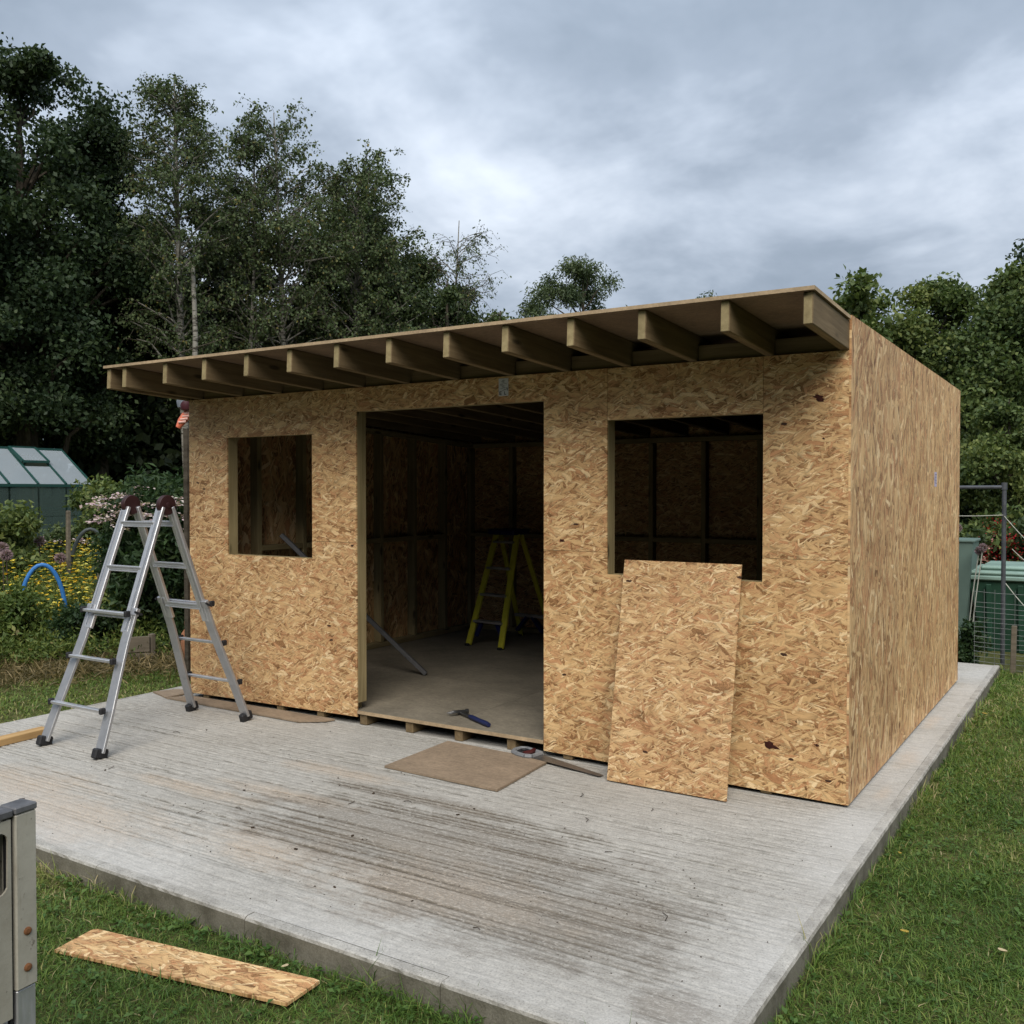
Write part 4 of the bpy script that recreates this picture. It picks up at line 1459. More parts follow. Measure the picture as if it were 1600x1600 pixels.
add_tree('conifer_tree', 'dark treetop rising at the upper right picture corner', 1648, 20, 380, 52, 1.0, 17, 'oak', leaf=.10, nclump=46, per=460, cr=.6)
add_tree('hazel_bush', 'dark shadowed bush behind the rear corner of the shed', 1520, 17, 580, 64, .1, 18, 'mid', leaf=.070, nclump=64, per=560, cr=.42, trunk_r=.05, cat='bush')
add_tree('hazel_bush', 'leafy green bush above the metal frame at right', 1575, 15.2, 612, 58, .1, 19, 'fresh_leaf', leaf=.062, nclump=64, per=520, cr=.32, trunk_r=.04, cat='bush')
# tall snapped pale trunk and other bare stems in front of the wood
for lab, px, dist, py, r, ln in (('snapped pale birch trunk with splintered top standing in front of the wood', 303, 25, 432, .085, (.05, 0)),):
    pos = at(px, dist)
    H = top(py, dist, pos)
    z0 = float(gz(*pos)) - .05
    t = empty('tree_trunk', (pos[0], pos[1], z0))
    tag(t, lab, 'tree trunk')
    mb = MB()
    pts = [Vector((pos[0] + ln[0] * q / 8 + .06 * math.sin(q * 1.1 + px), pos[1] + ln[1] * q / 8, z0 + H * q / 8)) for q in range(9)]
    mb.tube(pts, [r * (1.15 - .07 * q) for q in range(9)], 9)
    mb.build('stem', M['bark'] if 'dark stem' in lab else M['birch_bark'], t, smooth=True)
    mb = MB()
    for k in range(3):
        b = pts[4 + k]
        mb.tube([b, b + Vector((random.uniform(-.5, .5), random.uniform(-.5, .5), .35)), b + Vector((random.uniform(-1, 1), random.uniform(-1, 1), .8))], [r * .3, r * .2, .008], 5)
    mb.build('side_branches', M['bark'], t)

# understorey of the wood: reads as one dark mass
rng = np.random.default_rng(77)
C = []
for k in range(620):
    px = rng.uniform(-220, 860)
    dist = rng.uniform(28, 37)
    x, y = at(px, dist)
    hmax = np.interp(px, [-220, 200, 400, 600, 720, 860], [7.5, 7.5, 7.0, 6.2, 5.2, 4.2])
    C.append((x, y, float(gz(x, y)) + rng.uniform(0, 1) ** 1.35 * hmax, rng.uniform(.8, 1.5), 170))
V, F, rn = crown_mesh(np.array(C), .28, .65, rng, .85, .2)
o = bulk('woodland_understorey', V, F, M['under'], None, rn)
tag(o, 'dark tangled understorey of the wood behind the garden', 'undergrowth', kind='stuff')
# unseen tree belt added behind the camera to darken the shed interior
C = []
for k in range(520):
    a = rng.uniform(R(85), R(255))
    dist = rng.uniform(13, 18)
    x, y = CAM.x + math.sin(a) * dist, CAM.y + math.cos(a) * dist
    C.append((x, y, float(gz(x, y)) + rng.uniform(0, 1) * 7.5, rng.uniform(1.0, 1.7), 60))
V, F, rn = crown_mesh(np.array(C), .55, .65, rng, .85, .2)
o = bulk('unseen_tree_belt', V, F, M['mid'], None, rn)
tag(o, 'unseen belt of trees added behind the photographer to shade the shed interior', 'undergrowth', kind='stuff')
# hedge mass behind the right-hand garden
C = []
for k in range(160):
    px = rng.uniform(820, 1750)
    dist = rng.uniform(19, 26)
    x, y = at(px, dist)
    hmax = np.interp(px, [820, 1250, 1400, 1750], [2.6, 3.0, 4.2, 5.0])
    C.append((x, y, float(gz(x, y)) + rng.uniform(0, 1) * hmax, rng.uniform(.6, 1.1), 210))
V, F, rn = crown_mesh(np.array(C), .17, .62, rng, .85, .2)
o = bulk('hedge_mass', V, F, M['mid'], None, rn)
tag(o, 'dense hedge growth behind the shed and the right hand garden', 'undergrowth', kind='stuff')

# ================================================================== GARDEN, left
# greenhouse
GHX, GHY = -17.5, 7.62
gzb = float(gz(GHX)) + .02
gh = empty('greenhouse', (GHX - 1.1, GHY - 1.8, gzb))
tag(gh, 'green framed glass greenhouse at the left edge of the garden', 'greenhouse')
m, N = new_mat('painted_sky_glass')
co = obj_co(N)
n1 = N.noise(co, 2.2, 4, 0.6)
setc(N, N.ramp(n1.outputs[0], [(0.3, (0.34, 0.385, 0.41)), (0.7, (0.48, 0.525, 0.55))]), 0.22, 0.6)  # pale grey-blue base colour stands in for the sky reflected in the panes
trn = N.n('ShaderNodeBsdfTransparent', ins={'Color': (0.90, 0.93, 0.93, 1)})
mx = N.n('ShaderNodeMixShader', ins={0: N.ramp(n1.outputs[0], [(0.3, 0.42), (0.7, 0.60)]), 1: N.bsdf.outputs[0], 2: trn.outputs[0]})
N.link(mx.outputs[0], N.out.inputs['Surface'])
M['glass_roof'] = m
m, N = new_mat('clear_glass')
setc(N, (0.12, 0.16, 0.15), 0.10, 0.6)
trn = N.n('ShaderNodeBsdfTransparent', ins={'Color': (0.80, 0.90, 0.86, 1)})
mx = N.n('ShaderNodeMixShader', ins={0: 0.72, 1: N.bsdf.outputs[0], 2: trn.outputs[0]})
N.link(mx.outputs[0], N.out.inputs['Surface'])
M['glass_wall'] = m
ZE, ZR = 1.73, 2.50
HD = 1.10
npan = 6
PW = .61
ya = GHY - npan * PW
fr = .022
# frame
mbp = lambda p, q, w=.04: MB().bar(p, q, w, w)
for (p, q, nm) in (((GHX, ya, ZE), (GHX, GHY, ZE), 'eave_bar'), ((GHX - 2 * HD, ya, ZE), (GHX - 2 * HD, GHY, ZE), 'eave_bar'),
                   ((GHX - HD, ya, ZR + .02), (GHX - HD, GHY, ZR + .02), 'ridge_bar'), ((GHX, ya, gzb + .04), (GHX, GHY, gzb + .04), 'sill_bar'),
                   ((GHX - 2 * HD, ya, gzb + .04), (GHX - 2 * HD, GHY, gzb + .04), 'sill_bar'),
                   ((GHX, GHY, gzb + .04), (GHX - 2 * HD, GHY, gzb + .04), 'sill_bar'), ((GHX, ya, gzb + .04), (GHX - 2 * HD, ya, gzb + .04), 'sill_bar'),
                   ((GHX, GHY, ZE - .5), (GHX - 2 * HD, GHY, ZE - .5), 'gable_bar'), ((GHX, ya, ZE), (GHX - 2 * HD, ya, ZE), 'gable_bar'),
                   ((GHX - .02, GHY - .62, gzb + .1), (GHX - .02, GHY - .02, ZE - .05), 'brace')):
    mbp(p, q, .055 if 'ridge' in nm or 'eave' in nm else .04).build(nm, M['gh_frame'], gh)
for k in range(npan + 1):
    y = ya + k * PW
    for sx in (0, 2):
        mbp((GHX - sx * HD, y, gzb + .06), (GHX - sx * HD, y, ZE - .03)).build('post', M['gh_frame'], gh)
        mbp((GHX - sx * HD, y, ZE + .03), (GHX - HD, y, ZR)).build('glazing_bar', M['gh_frame'], gh)
for y in (ya, GHY):
    for x in (GHX - .72, GHX - 1.48):
        mbp((x, y, gzb + .06), (x, y, ZE + .3)).build('post', M['gh_frame'], gh)
for k in range(npan):
    y0_, y1_ = ya + k * PW + fr, ya + (k + 1) * PW - fr
    for sx in (1, -1):
        xe = GHX if sx == 1 else GHX - 2 * HD
        dz = .012
        P_ = lambda t, y: Vector((xe + (GHX - HD - xe) * t, y, ZE + (ZR - ZE) * t + dz))
        vent = (sx == 1 and k == npan - 2)
        t1 = .52 if vent else .985
        for ta_, tb_ in (((.02, .985),) if not vent else ((.02, .50),)):
            q = [P_(ta_, y0_), P_(ta_, y1_), P_(tb_, y1_), P_(tb_, y0_)]
            MB().add(q + [p + Vector((0, 0, .005)) for p in q], [(0, 1, 2, 3), (7, 6, 5, 4), (0, 4, 5, 1), (1, 5, 6, 2), (2, 6, 7, 3), (3, 7, 4, 0)]).build('roof_pane', M['glass_roof'], gh)
        if vent:
            lift = Vector((.0, 0, .06))
            q = [P_(.52, y0_) + lift * 1.5, P_(.52, y1_) + lift * 1.5, P_(1.0, y1_) + lift * .5, P_(1.0, y0_) + lift * .5]
            vo_ = MB().add(q + [p + Vector((0, 0, .005)) for p in q], [(0, 1, 2, 3), (7, 6, 5, 4), (0, 4, 5, 1), (1, 5, 6, 2), (2, 6, 7, 3), (3, 7, 4, 0)]).build('roof_vent', M['glass_roof'], gh)
            f2 = MB()
            for i_ in range(4):
                f2.bar(q[i_], q[(i_ + 1) % 4], .045, .05)
            f2.build('vent_frame', M['gh_frame'], vo_)
        for za, zb_ in ((gzb + .07, gzb + .70), (gzb + .71, ZE - .04)):
            q = [Vector((xe, y0_, za)), Vector((xe, y1_, za)), Vector((xe, y1_, zb_)), Vector((xe, y0_, zb_))]
            MB().add(q + [p + Vector((.005, 0, 0)) for p in q], [(0, 1, 2, 3), (7, 6, 5, 4), (0, 4, 5, 1), (1, 5, 6, 2), (2, 6, 7, 3), (3, 7, 4, 0)]).build('wall_pane', M['glass_wall'], gh)
for y in (ya, GHY):
    for x0_, x1_ in ((GHX - .02, GHX - .70), (GHX - .74, GHX - 1.46), (GHX - 1.50, GHX - 2.18)):
        q = [Vector((x0_, y, gzb + .07)), Vector((x1_, y, gzb + .07)), Vector((x1_, y, ZE - .02)), Vector((x0_, y, ZE - .02))]
        MB().add(q + [p + Vector((0, .005, 0)) for p in q], [(0, 1, 2, 3), (7, 6, 5, 4), (0, 4, 5, 1), (1, 5, 6, 2), (2, 6, 7, 3), (3, 7, 4, 0)]).build('gable_pane', M['glass_wall'], gh)


def bush(name, label, pos, H, r, leafmat, seed, leaf=.07, nclump=30, per=260, cr=.22, cat='bush', group=None, aspect=.5, zlow=.05, flower=None, nfl=0, fsize=.05, ftop=.6, flat_head=True, ry=None):
    rng = np.random.default_rng(seed)
    x0, y0 = pos
    z0 = float(gz(x0, y0)) - .02
    root = empty(name, (x0, y0, z0))
    tag(root, label, cat, group)
    C = []
    ry = ry or r
    for k in range(nclump):
        t = rng.uniform(0, 1)
        a = rng.uniform(0, 6.28)
        q = rng.uniform(0, 1) ** .5 * (1 - .45 * t ** 2)
        C.append((r * q * math.cos(a), ry * q * math.sin(a), zlow + (H - zlow) * t, cr * rng.uniform(.7, 1.3), per * rng.uniform(.7, 1.3)))
    V, F, rn = crown_mesh(np.array(C), leaf, aspect, rng, .9, .1)
    bulk('foliage', V, F, leafmat, root, rn)
    mb = MB()
    for k in range(8):
        c = C[rng.integers(len(C))]
        mb.tube([Vector((x0 + c[0] * .3, y0 + c[1] * .3, z0)), Vector((x0 + c[0] * .7, y0 + c[1] * .7, z0 + c[2] * .5)), Vector((x0 + c[0], y0 + c[1], z0 + c[2]))], [.012, .009, .005], 5)
    mb.build('stems', M['bark'], root)
    if flower:
        P, NR = [], []
        for k in range(nfl):
            a = rng.uniform(0, 6.28)
            q = rng.uniform(0, 1) ** .5
            zt_ = H * (ftop + (1 - ftop) * rng.uniform(0, 1) ** .6) * (1 - .12 * q) + .03
            c = np.array([r * 1.02 * q * math.cos(a), ry * 1.02 * q * math.sin(a), zt_])
            m_ = 16
            off = rng.normal(size=(m_, 3)) * fsize
            if flat_head:
                off[:, 2] *= .22
            P.append(c + off)
        P = np.concatenate(P)
        n = len(P)
        ax = rdir(n, rng)
        if flat_head:
            ax[:, 2] *= .3
        nr = np.tile(np.array([[0, 0, 1.0]]), (n, 1)) + rdir(n, rng) * .5
        L = fsize * .8 * rng.uniform(.6, 1.3, n)
        V, F = leaf_quads(P, L, L * .8, ax, nr, .1)
        tag(bulk('flower_heads', V, F, flower, root, rng.uniform(0, 1, n)), kind='stuff')
    return root


p = at(252, 10.9)
bush('flowering_shrub', 'tall dark shrub topped with flat pale pink flower heads beside the shed', p, top(756, 10.9, p), .78, M['dark_shrub'], 31, leaf=.085, aspect=.32,
     nclump=64, per=330, cr=.24, flower=M['petal_pink'], nfl=170, fsize=.050, ftop=.80)
p = at(22, 13.5)
bush('leafy_shrub', 'bright green leafy shrub in front of the greenhouse', p, top(800, 13.5, p), .45, M['fresh_leaf'], 32, leaf=.075, nclump=40, per=300, cr=.24)
p = at(92, 15)
bush('leafy_shrub', 'low dark green shrub with pale flower plates below the greenhouse', p, top(826, 15, p), .45, M['mid'], 33, leaf=.07, nclump=30, per=260, cr=.22, flower=M['petal_pink'], nfl=18, fsize=.045, ftop=.85)
p = at(165, 15.5)
bush('leafy_shrub', 'green shrub between the greenhouse and the ladder top', p, top(765, 15.5, p), .62, M['fresh_leaf'], 34, leaf=.085, nclump=44, per=260, cr=.26)
p = at(126, 17)
bush('leafy_shrub', 'shrub at the right foot of the greenhouse', p, top(822, 17, p), .6, M['mid'], 35, leaf=.08, nclump=30, per=240, cr=.26)
p = at(222, 16)
bush('leafy_shrub', 'dark shrub behind the flowering shrub', p, top(760, 16, p), .9, M['dark_shrub'], 36, leaf=.09, nclump=40, per=260, cr=.3)
p = at(135, 10.6)
bush('leafy_shrub', 'low dark evergreen clump at the bed edge behind the ladder', p, top(930, 10.6, p), .38, M['dark_shrub'], 37, leaf=.05, nclump=26, per=260, cr=.16)
p = at(5, 11)
bush('leafy_shrub', 'low bright green plant at the left picture edge above the lawn', p, top(905, 11, p), .5, M['meadow'], 38, leaf=.06, nclump=34, per=240, cr=.18)
p = at(205, 10.9)
bush('leafy_shrub', 'grey green plant seen between the ladder legs', p, top(900, 10.9, p), .45, M['meadow'], 39, leaf=.055, nclump=34, per=260, cr=.17)

# flower bed: a loose mass of marigolds and herbs
rng = np.random.default_rng(50)
C = []
for k in range(900):
    px, dist = rng.uniform(-60, 262), rng.uniform(9.9, 15.5)
    x, y = at(px, dist)
    h = np.interp(dist, [10.2, 11, 12.5, 15.5], [.22, .42, .62, .78])
    C.append((x, y, float(gz(x, y)) + h * rng.uniform(.1, 1.0), .17, 70))
V, F, rn = crown_mesh(np.array(C), .05, .30, rng, 1.1, -.5)
o = bulk('flower_bed_foliage', V, F, M['meadow'], None, rn)
tag(o, 'feathery yellow green foliage filling the flower bed behind the ladder', 'flower bed', kind='stuff')
P = []
for k in range(900):
    px, dist = rng.uniform(-50, 190), rng.uniform(10.9, 15.4)
    if rng.uniform() < .3:
        px = rng.normal(130, 32)
    x, y = at(px, dist)
    h = np.interp(dist, [10.2, 11, 12.5, 15.5], [.30, .48, .70, .86])
    c = np.array([x, y, float(gz(x, y)) + h * rng.uniform(.72, 1.1)])
    a = rng.uniform(0, 6.28, 8)
    P.append(np.concatenate([np.tile(c, (8, 1)), np.stack([np.cos(a), np.sin(a), rng.uniform(-.1, .5, 8)], 1), np.full((8, 1), rng.uniform(0, 1))], 1))
P = np.concatenate(P)
n = len(P)
L = rng.uniform(.022, .04, n)
V, F = leaf_quads(P[:, :3], L, L * .8, P[:, 3:6], np.tile(np.array([[0, 0, 1.0]]), (n, 1)) + rdir(n, rng) * .4, .1)
o = bulk('yellow_flowers', V, F, M['petal_yellow'], None, np.clip(P[:, 6] + rng.normal(0, .1, n), 0, 1))
tag(o, 'countless small yellow and orange flowers in the bed', 'flowers', kind='stuff')
# dry grass and litter along the bed edge
n = 6000
px = rng.uniform(-80, 300, n)
dist = rng.normal(9.9, .35, n)
xy = np.array([at(a, b) for a, b in zip(px, dist)])
P = np.column_stack([xy, gz(xy[:, 0]) + rng.uniform(0, .10, n)])
ax = rdir(n, rng)
ax[:, 2] = np.abs(ax[:, 2]) * .7 + .1
L = rng.uniform(.05, .17, n)
V, F = leaf_quads(P, L, L * .05 + .003, ax, rdir(n, rng), .25)
o = bulk('dry_grass', V, F, M['dry'], None, rng.uniform(0, 1, n))
tag(o, 'dry cut grass and litter along the edge of the flower bed', 'dry grass', kind='stuff')


def hoop(name, label, pxa, pxb, dist, pytop, r, mat, skew=0.0):
    A_, B_ = Vector(at(pxa, dist) + (0,)), Vector(at(pxb, dist + skew) + (0,))
    za, zb_ = float(gz(A_.x)), float(gz(B_.x))
    H = CAM.z + (768.5 - pytop) / 1500.8 * dist
    pts = []
    for k in range(19):
        a = math.pi * k / 18
        t = (1 - math.cos(a)) / 2
        p = A_.lerp(B_, t)
        base = za + (zb_ - za) * t
        pts.append(Vector((p.x, p.y, base + (H - base) * math.sin(a) ** .75)))
    o = MB().tube(pts, r, 10).build(name, mat, None, smooth=True)
    return tag(o, label, 'hoop')


hoop('pipe_hoop', 'bright blue water pipe bent into a hoop in the flower bed', 25, 104, 11.3, 871, .022, M['hose_blue'])
hoop('pipe_hoop', 'dark pipe bent into a hoop behind the yellow flowers', 104, 176, 13.4, 822, .024, M['hose_black'])
o = hoop('pipe_hoop', 'pale thin cane arching at the left picture edge beside the blue hoop', -60, 29, 11.6, 905, .008, M['rope'])


def stake(name, label, px, dist, pytop, w, mat, cat='post'):
    p = at(px, dist)
    z0 = float(gz(*p)) - .05
    z1 = CAM.z + (768.5 - pytop) / 1500.8 * dist
    mb = MB().bar((p[0], p[1], z0), (p[0] + .02, p[1], z1), w, w, up=(0, 1, 0), bev=w * .12)
    mb.box((p[0] + .02, p[1], z1 + .002), (w * .8, w * .8, w * .3), None, w * .1)
    o = mb.build(name, mat)
    return tag(o, label, cat)


stake('wooden_stake', 'weathered thin stake standing among the yellow flowers', 105, 13.2, 796, .045, M['grey_wood'])
stake('wooden_stake', 'short thick post just left of the ladder in the bed', 157, 11.6, 866, .085, M['grey_wood'])
# raised bed boards
rb_ = empty('raised_bed', at(212, 9.9) + (-.12,))
tag(rb_, 'low weathered board raised bed end seen between the ladder legs', 'raised bed')
c0 = Vector(at(192, 9.9) + (0,))
c1 = Vector(at(232, 9.9) + (0,))
for k in range(2):
    beam('board', c0 + Vector((0, 0, -.03 + k * .16)), c1 + Vector((0, 0, -.03 + k * .16)), .03, .15, M['grey_wood'], rb_)
for q in (c0, c1):
    beam('corner_post', q + Vector((-.02, .04, -.15)), q + Vector((-.02, .04, .22)), .05, .05, M['grey_wood'], rb_, up=(1, 0, 0))

# allium seed heads
for lab, px, dist, py in (('round allium seed head at the left picture edge', 3, 12.5, 846), ('second allium seed head just below the one at the left edge', 9, 12.3, 856),
                          ('allium seed head above the blue hoop', 61, 13.5, 838), ('allium seed head right of the blue hoop', 93, 13, 862)):
    p = at(px, dist)
    z0 = float(gz(*p))
    z1 = CAM.z + (768.5 - py) / 1500.8 * dist
    t = empty('allium', (p[0], p[1], z0))
    tag(t, lab, 'flower')
    MB().tube([(p[0], p[1], z0), (p[0] + .02, p[1], (z0 + z1) / 2), (p[0], p[1], z1)], .007, 6).build('stem', M['bark'], t)
    n = 260
    d = rdir(n)
    V, F = leaf_quads(d * .02, np.full(n, .055), np.full(n, .016), d, rdir(n), .0)
    bulk('seed_head', V, F, M['allium'], t, RNG.uniform(0, 1, n), loc=(0, 0, z1 - z0))

# ornament on a post peeping past the left wall edge
p = at(293.0, 9.0)
zt_ = 2.16
orn = empty('garden_ornament', (p[0], p[1], -.12))
tag(orn, 'orange red and blue grey ornament on a brown post behind the left wall corner', 'ornament')
beam('post', (p[0], p[1], -.15), (p[0], p[1], zt_), .05, .05, M['bark'], orn, up=(1, 0, 0))
lx, ly = Vector((-.78, .63, 0)), Vector((-.63, -.78, 0))   # away from / across the view
lf = Vector((-.63, -.78, 0)).normalized()
cb = Vector((p[0], p[1], zt_))
MB().tube([cb + lf * .075 + Vector((0, 0, .005)), cb + lf * .045 + Vector((0, 0, .06)), cb + lf * .01 + Vector((0, 0, .11)), cb + Vector((0, 0, .16)) - lf * .03], [.022, .036, .040, .030], 12).build('body', M['orange'], orn, smooth=True)
mb = MB()
for k in range(5):
    q = cb + lf * (.05 - .016 * k) + Vector((0, 0, .05 + .026 * k)) - lx * .03
    mb.tube([q + lf * .022, q - lf * .04 + Vector((0, 0, .010))], [.011, .013], 8)
mb.build('ribs', M['pinkish'], orn, smooth=True)
MB().lathe([(.0, .075), (.04, .068), (.065, .045), (.076, .0), (.066, -.05), (.03, -.075), (.002, -.082)][::-1], cb + Vector((0, 0, .235)) + lf * .012, 18).build('dome', M['slate'], orn, smooth=True)
MB().lathe([(.002, -.05), (.045, -.035), (.055, 0), (.045, .035), (.002, .05)], cb + Vector((0, 0, .20)) + lf * .004 - lx * .040, 14).build('face', M['maroon'], orn, smooth=True)
MB().lathe([(.002, -.025), (.05, -.02), (.055, .0), (.04, .022), (.002, .03)], cb + Vector((0, 0, .295)) - lf * .028 - lx * .02, 14).build('crest', M['pinkish'], orn, smooth=True)

# terracotta pot behind the wall corner
p = at(325, 9.3)
pr = [(.13, 0), (.17, .06), (.22, .2), (.25, .33), (.24, .42), (.20, .48), (.215, .50), (.215, .53), (.19, .53), (.17, .49)]
o = MB().lathe(pr, (p[0], p[1], -.12), 28).build('terracotta_pot', M['terracotta'], None, smooth=True)
tag(o, 'rounded terracotta pot half hidden behind the left corner of the shed', 'pot')

# ================================================================== GARDEN, right
fr_ = empty('tube_frame', (.175, 5.6, -.12))
tag(fr_, 'grey metal tube frame with post and top rail behind the slab', 'frame')
MB().tube([(.175, 5.6, -.15), (.175, 5.6, 1.66)], .021, 12).build('post', M['galv'], fr_, smooth=True)
MB().tube([(.16, 5.6, 1.645), (-1.6, 5.62, 1.64)], .019, 10).build('top_rail', M['galv'], fr_, smooth=True)
MB().tube([(.175, 5.6, 1.62), (.175, 5.6, 1.69)], .027, 12).build('clamp', M['galv'], fr_, smooth=True)
MB().tube([(-1.6, 5.62, -.15), (-1.6, 5.62, 1.66)], .030, 12).build('post', M['galv'], fr_, smooth=True)
for lab, a, b in (('pale cord running down right from the frame post', (.18, 5.57, 1.36), (.62, 5.5, .92)), ('thin horizontal wire between shed and frame post', (-.9, 5.57, 1.42), (.17, 5.57, 1.37)),
                  ('slack cord hanging beside the green tank', (.20, 5.56, .70), (.56, 5.3, .36)), ('short pale cord above the tank lid', (.25, 5.58, 1.04), (.55, 5.5, .84))):
    a, b = Vector(a), Vector(b)
    pts = [a.lerp(b, k / 8) - Vector((0, 0, .035 * math.sin(math.pi * k / 8))) for k in range(9)]
    o = MB().tube(pts, .0045, 5).build('cord', M['rope'])
    tag(o, lab, 'cord')

tk = empty('water_tank', (.45, 6.85, -.12))
tag(tk, 'dark green plastic tank with pale green lid behind the metal frame', 'tank')
vs = []
for (z, gx_, gy_) in ((-.12, .52, .40), (.25, .60, .47), (.66, .67, .52)):
    for sx, sy in ((-1, -1), (1, -1), (1, 1), (-1, 1)):
        vs.append((.45 + sx * gx_, 6.85 + sy * gy_, z))
fs = [(3, 2, 1, 0), (8, 9, 10, 11)]
for l in range(2):
    for k in range(4):
        k2 = (k + 1) % 4
        fs.append((l * 4 + k, l * 4 + k2, l * 4 + 4 + k2, l * 4 + 4 + k))
MB().add(vs, fs).build('tub', M['tank'], tk)
for k in range(4):
    x = .0 + k * .3
    MB().bar((x - .02, 6.85 - .455, -.1), (x - .03, 6.85 - .545, .62), .05, .02, up=(0, 1, 0), bev=.004).build('rib', M['tank'], tk)
MB().box((.45, 6.85, .685), (1.42, 1.12, .05), None, .012).build('rim', M['lid'], tk)
lid = MB()
lid.box((.45, 6.85, .735), (1.38, 1.08, .05), None, .02)
lid.box((.45, 6.85, .785), (1.15, .85, .05), None, .02)
lid.build('lid', M['lid'], tk)

wb = empty('plastic_bin', (-.42, 6.4, -.12))
tag(wb, 'pale grey green tapered plastic bin against the rear of the shed', 'bin')
vs = []
for (z, gx_) in ((-.12, .17), (1.06, .26)):
    for sx, sy in ((-1, -1), (1, -1), (1, 1), (-1, 1)):
        vs.append((-.43 + sx * gx_, 6.45 + sy * gx_, z))
MB().add(vs, [(3, 2, 1, 0), (4, 5, 6, 7), (0, 1, 5, 4), (1, 2, 6, 5), (2, 3, 7, 6), (3, 0, 4, 7)]).build('body', M['pale_bin'], wb)
MB().box((-.43, 6.45, 1.075), (.55, .55, .03), None, .008).build('rim', M['pale_bin'], wb)

# wire mesh panel
wm = empty('wire_mesh', (.4, 5.05, -.12))
tag(wm, 'low galvanised wire mesh panel behind the slab corner', 'mesh')
mb = MB()
for k in range(17):
    z = -.10 + k * .047
    if k in (15,):
        continue
    pts = [(-.02 + q * .2, 5.05 + random.uniform(-.006, .006), z + random.uniform(-.005, .005) - .01 * math.sin(q * .8)) for q in range(6)]
    mb.tube(pts, .0022, 4)
mb.build('line_wires', M['wire'], wm)
mb = MB()
for k in range(12):
    x = -.015 + k * .085
    mb.tube([(x + random.uniform(-.004, .004), 5.046, -.11), (x, 5.05, .3), (x + random.uniform(-.006, .006), 5.05, .68)], .0020, 4)
mb.build('stay_wires', M['wire'], wm)

o = MB().bar((.315, 5.0, -.15), (.325, 5.0, .36), .045, .05, up=(0, 1, 0), bev=.004).build('wooden_post', M['grey_wood'])
tag(o, 'weathered grey post at the right edge behind the slab', 'post')
# pile of sticks right of it
lp = empty('stick_pile', (.7, 5.4, -.12))
tag(lp, 'pile of old sticks and offcuts beside the grey post', 'wood pile')
for k in range(26):
    a = Vector((random.uniform(.42, 1.1), random.uniform(5.1, 5.7), -.1 + k * .017))
    d = Vector((random.uniform(-.35, .35), random.uniform(-.25, .25), random.uniform(-.06, .10)))
    if a.x - abs(d.x) < .37:
        a.x = .39 + abs(d.x)
    MB().tube([a - d, a + d * .2, a + d], [.016, .018, .012], 6).build('stick', M['grey_wood'] if k % 3 else M['bark'], lp)
o = bush('hedge_plant', 'dark ivy like growth in front of the bin behind the shed corner', (-.22, 5.35), .42, .25, M['dark_shrub'], 60, leaf=.05, nclump=16, per=200, cr=.13)
# dahlias
for k, (lab, x, y, h, fm) in enumerate((('red dahlia plant left of the frame post', -.62, 8.3, 1.22, 'petal_red'), ('coral pink dahlia plant between the red ones', -.30, 7.9, 1.15, 'petal_coral'),
                                        ('tall red dahlia plant right behind the frame post', .05, 8.0, 1.30, 'petal_red'), ('red dahlia plant at the right picture edge', .35, 7.9, 1.28, 'petal_red'),
                                        ('leafy red dahlia plant far behind the tank', -.12, 8.9, 1.45, 'petal_red'), ('red dahlia plant cut off by the picture edge', .70, 8.3, 1.35, 'petal_red'))):
    r_ = bush('dahlia_plant', lab, (x, y), h, .34, M['mid'] if k % 2 else M['fresh_leaf'], 70 + k, leaf=.085, aspect=.5, nclump=30, per=110, cr=.2, cat='flower', flower=M[fm], nfl=40, fsize=.040, ftop=.60, flat_head=False)
for lab, x, y, z1, in (('allium head beside the pale bin', -.30, 6.05, 1.22), ('allium head above the tank lid left of the post', -.06, 6.05, 1.02), ('small allium head touching the one above the tank lid', -.10, 6.1, .985)):
    t = empty('allium', (x, y, -.12))
    tag(t, lab, 'flower')
    MB().tube([(x - .12, y, -.12), (x - .06, y, .5), (x, y, z1)], .006, 6).build('stem', M['dry'] if False else M['rope'], t)
    n = 260
    d = rdir(n)
    V, F = leaf_quads(d * .015, np.full(n, .035), np.full(n, .012), d, rdir(n), .0)
    bulk('seed_head', V, F, M['allium'], t, RNG.uniform(0, 1, n), loc=(0, 0, z1 + .12))

# ================================================================== GRASS
rng = np.random.default_rng(90)


def vnoise(x, y, s, seed=0):
    """cheap smooth value noise for patchiness"""
    r = np.random.default_rng(seed)
    tab = r.uniform(0, 1, (64, 64))
    fx, fy = x / s, y / s
    ix, iy = np.floor(fx).astype(int), np.floor(fy).astype(int)
    tx, ty = fx - ix, fy - iy
    tx, ty = tx * tx * (3 - 2 * tx), ty * ty * (3 - 2 * ty)
    g_ = lambda a, b: tab[a % 64, b % 64]
    return (g_(ix, iy) * (1 - tx) + g_(ix + 1, iy) * tx) * (1 - ty) + (g_(ix, iy + 1) * (1 - tx) + g_(ix + 1, iy + 1) * tx) * ty


def on_strip(x, y, m=0.0):
    dx, dy = np.asarray(x) + 1.648, np.asarray(y) + 2.752
    c_, s_ = math.cos(R(9.6)), math.sin(R(9.6))
    return (np.abs(dx * c_ + dy * s_) < .51 + m) & (np.abs(-dx * s_ + dy * c_) < .083 + m)


GV, GF, GR = [], [], []


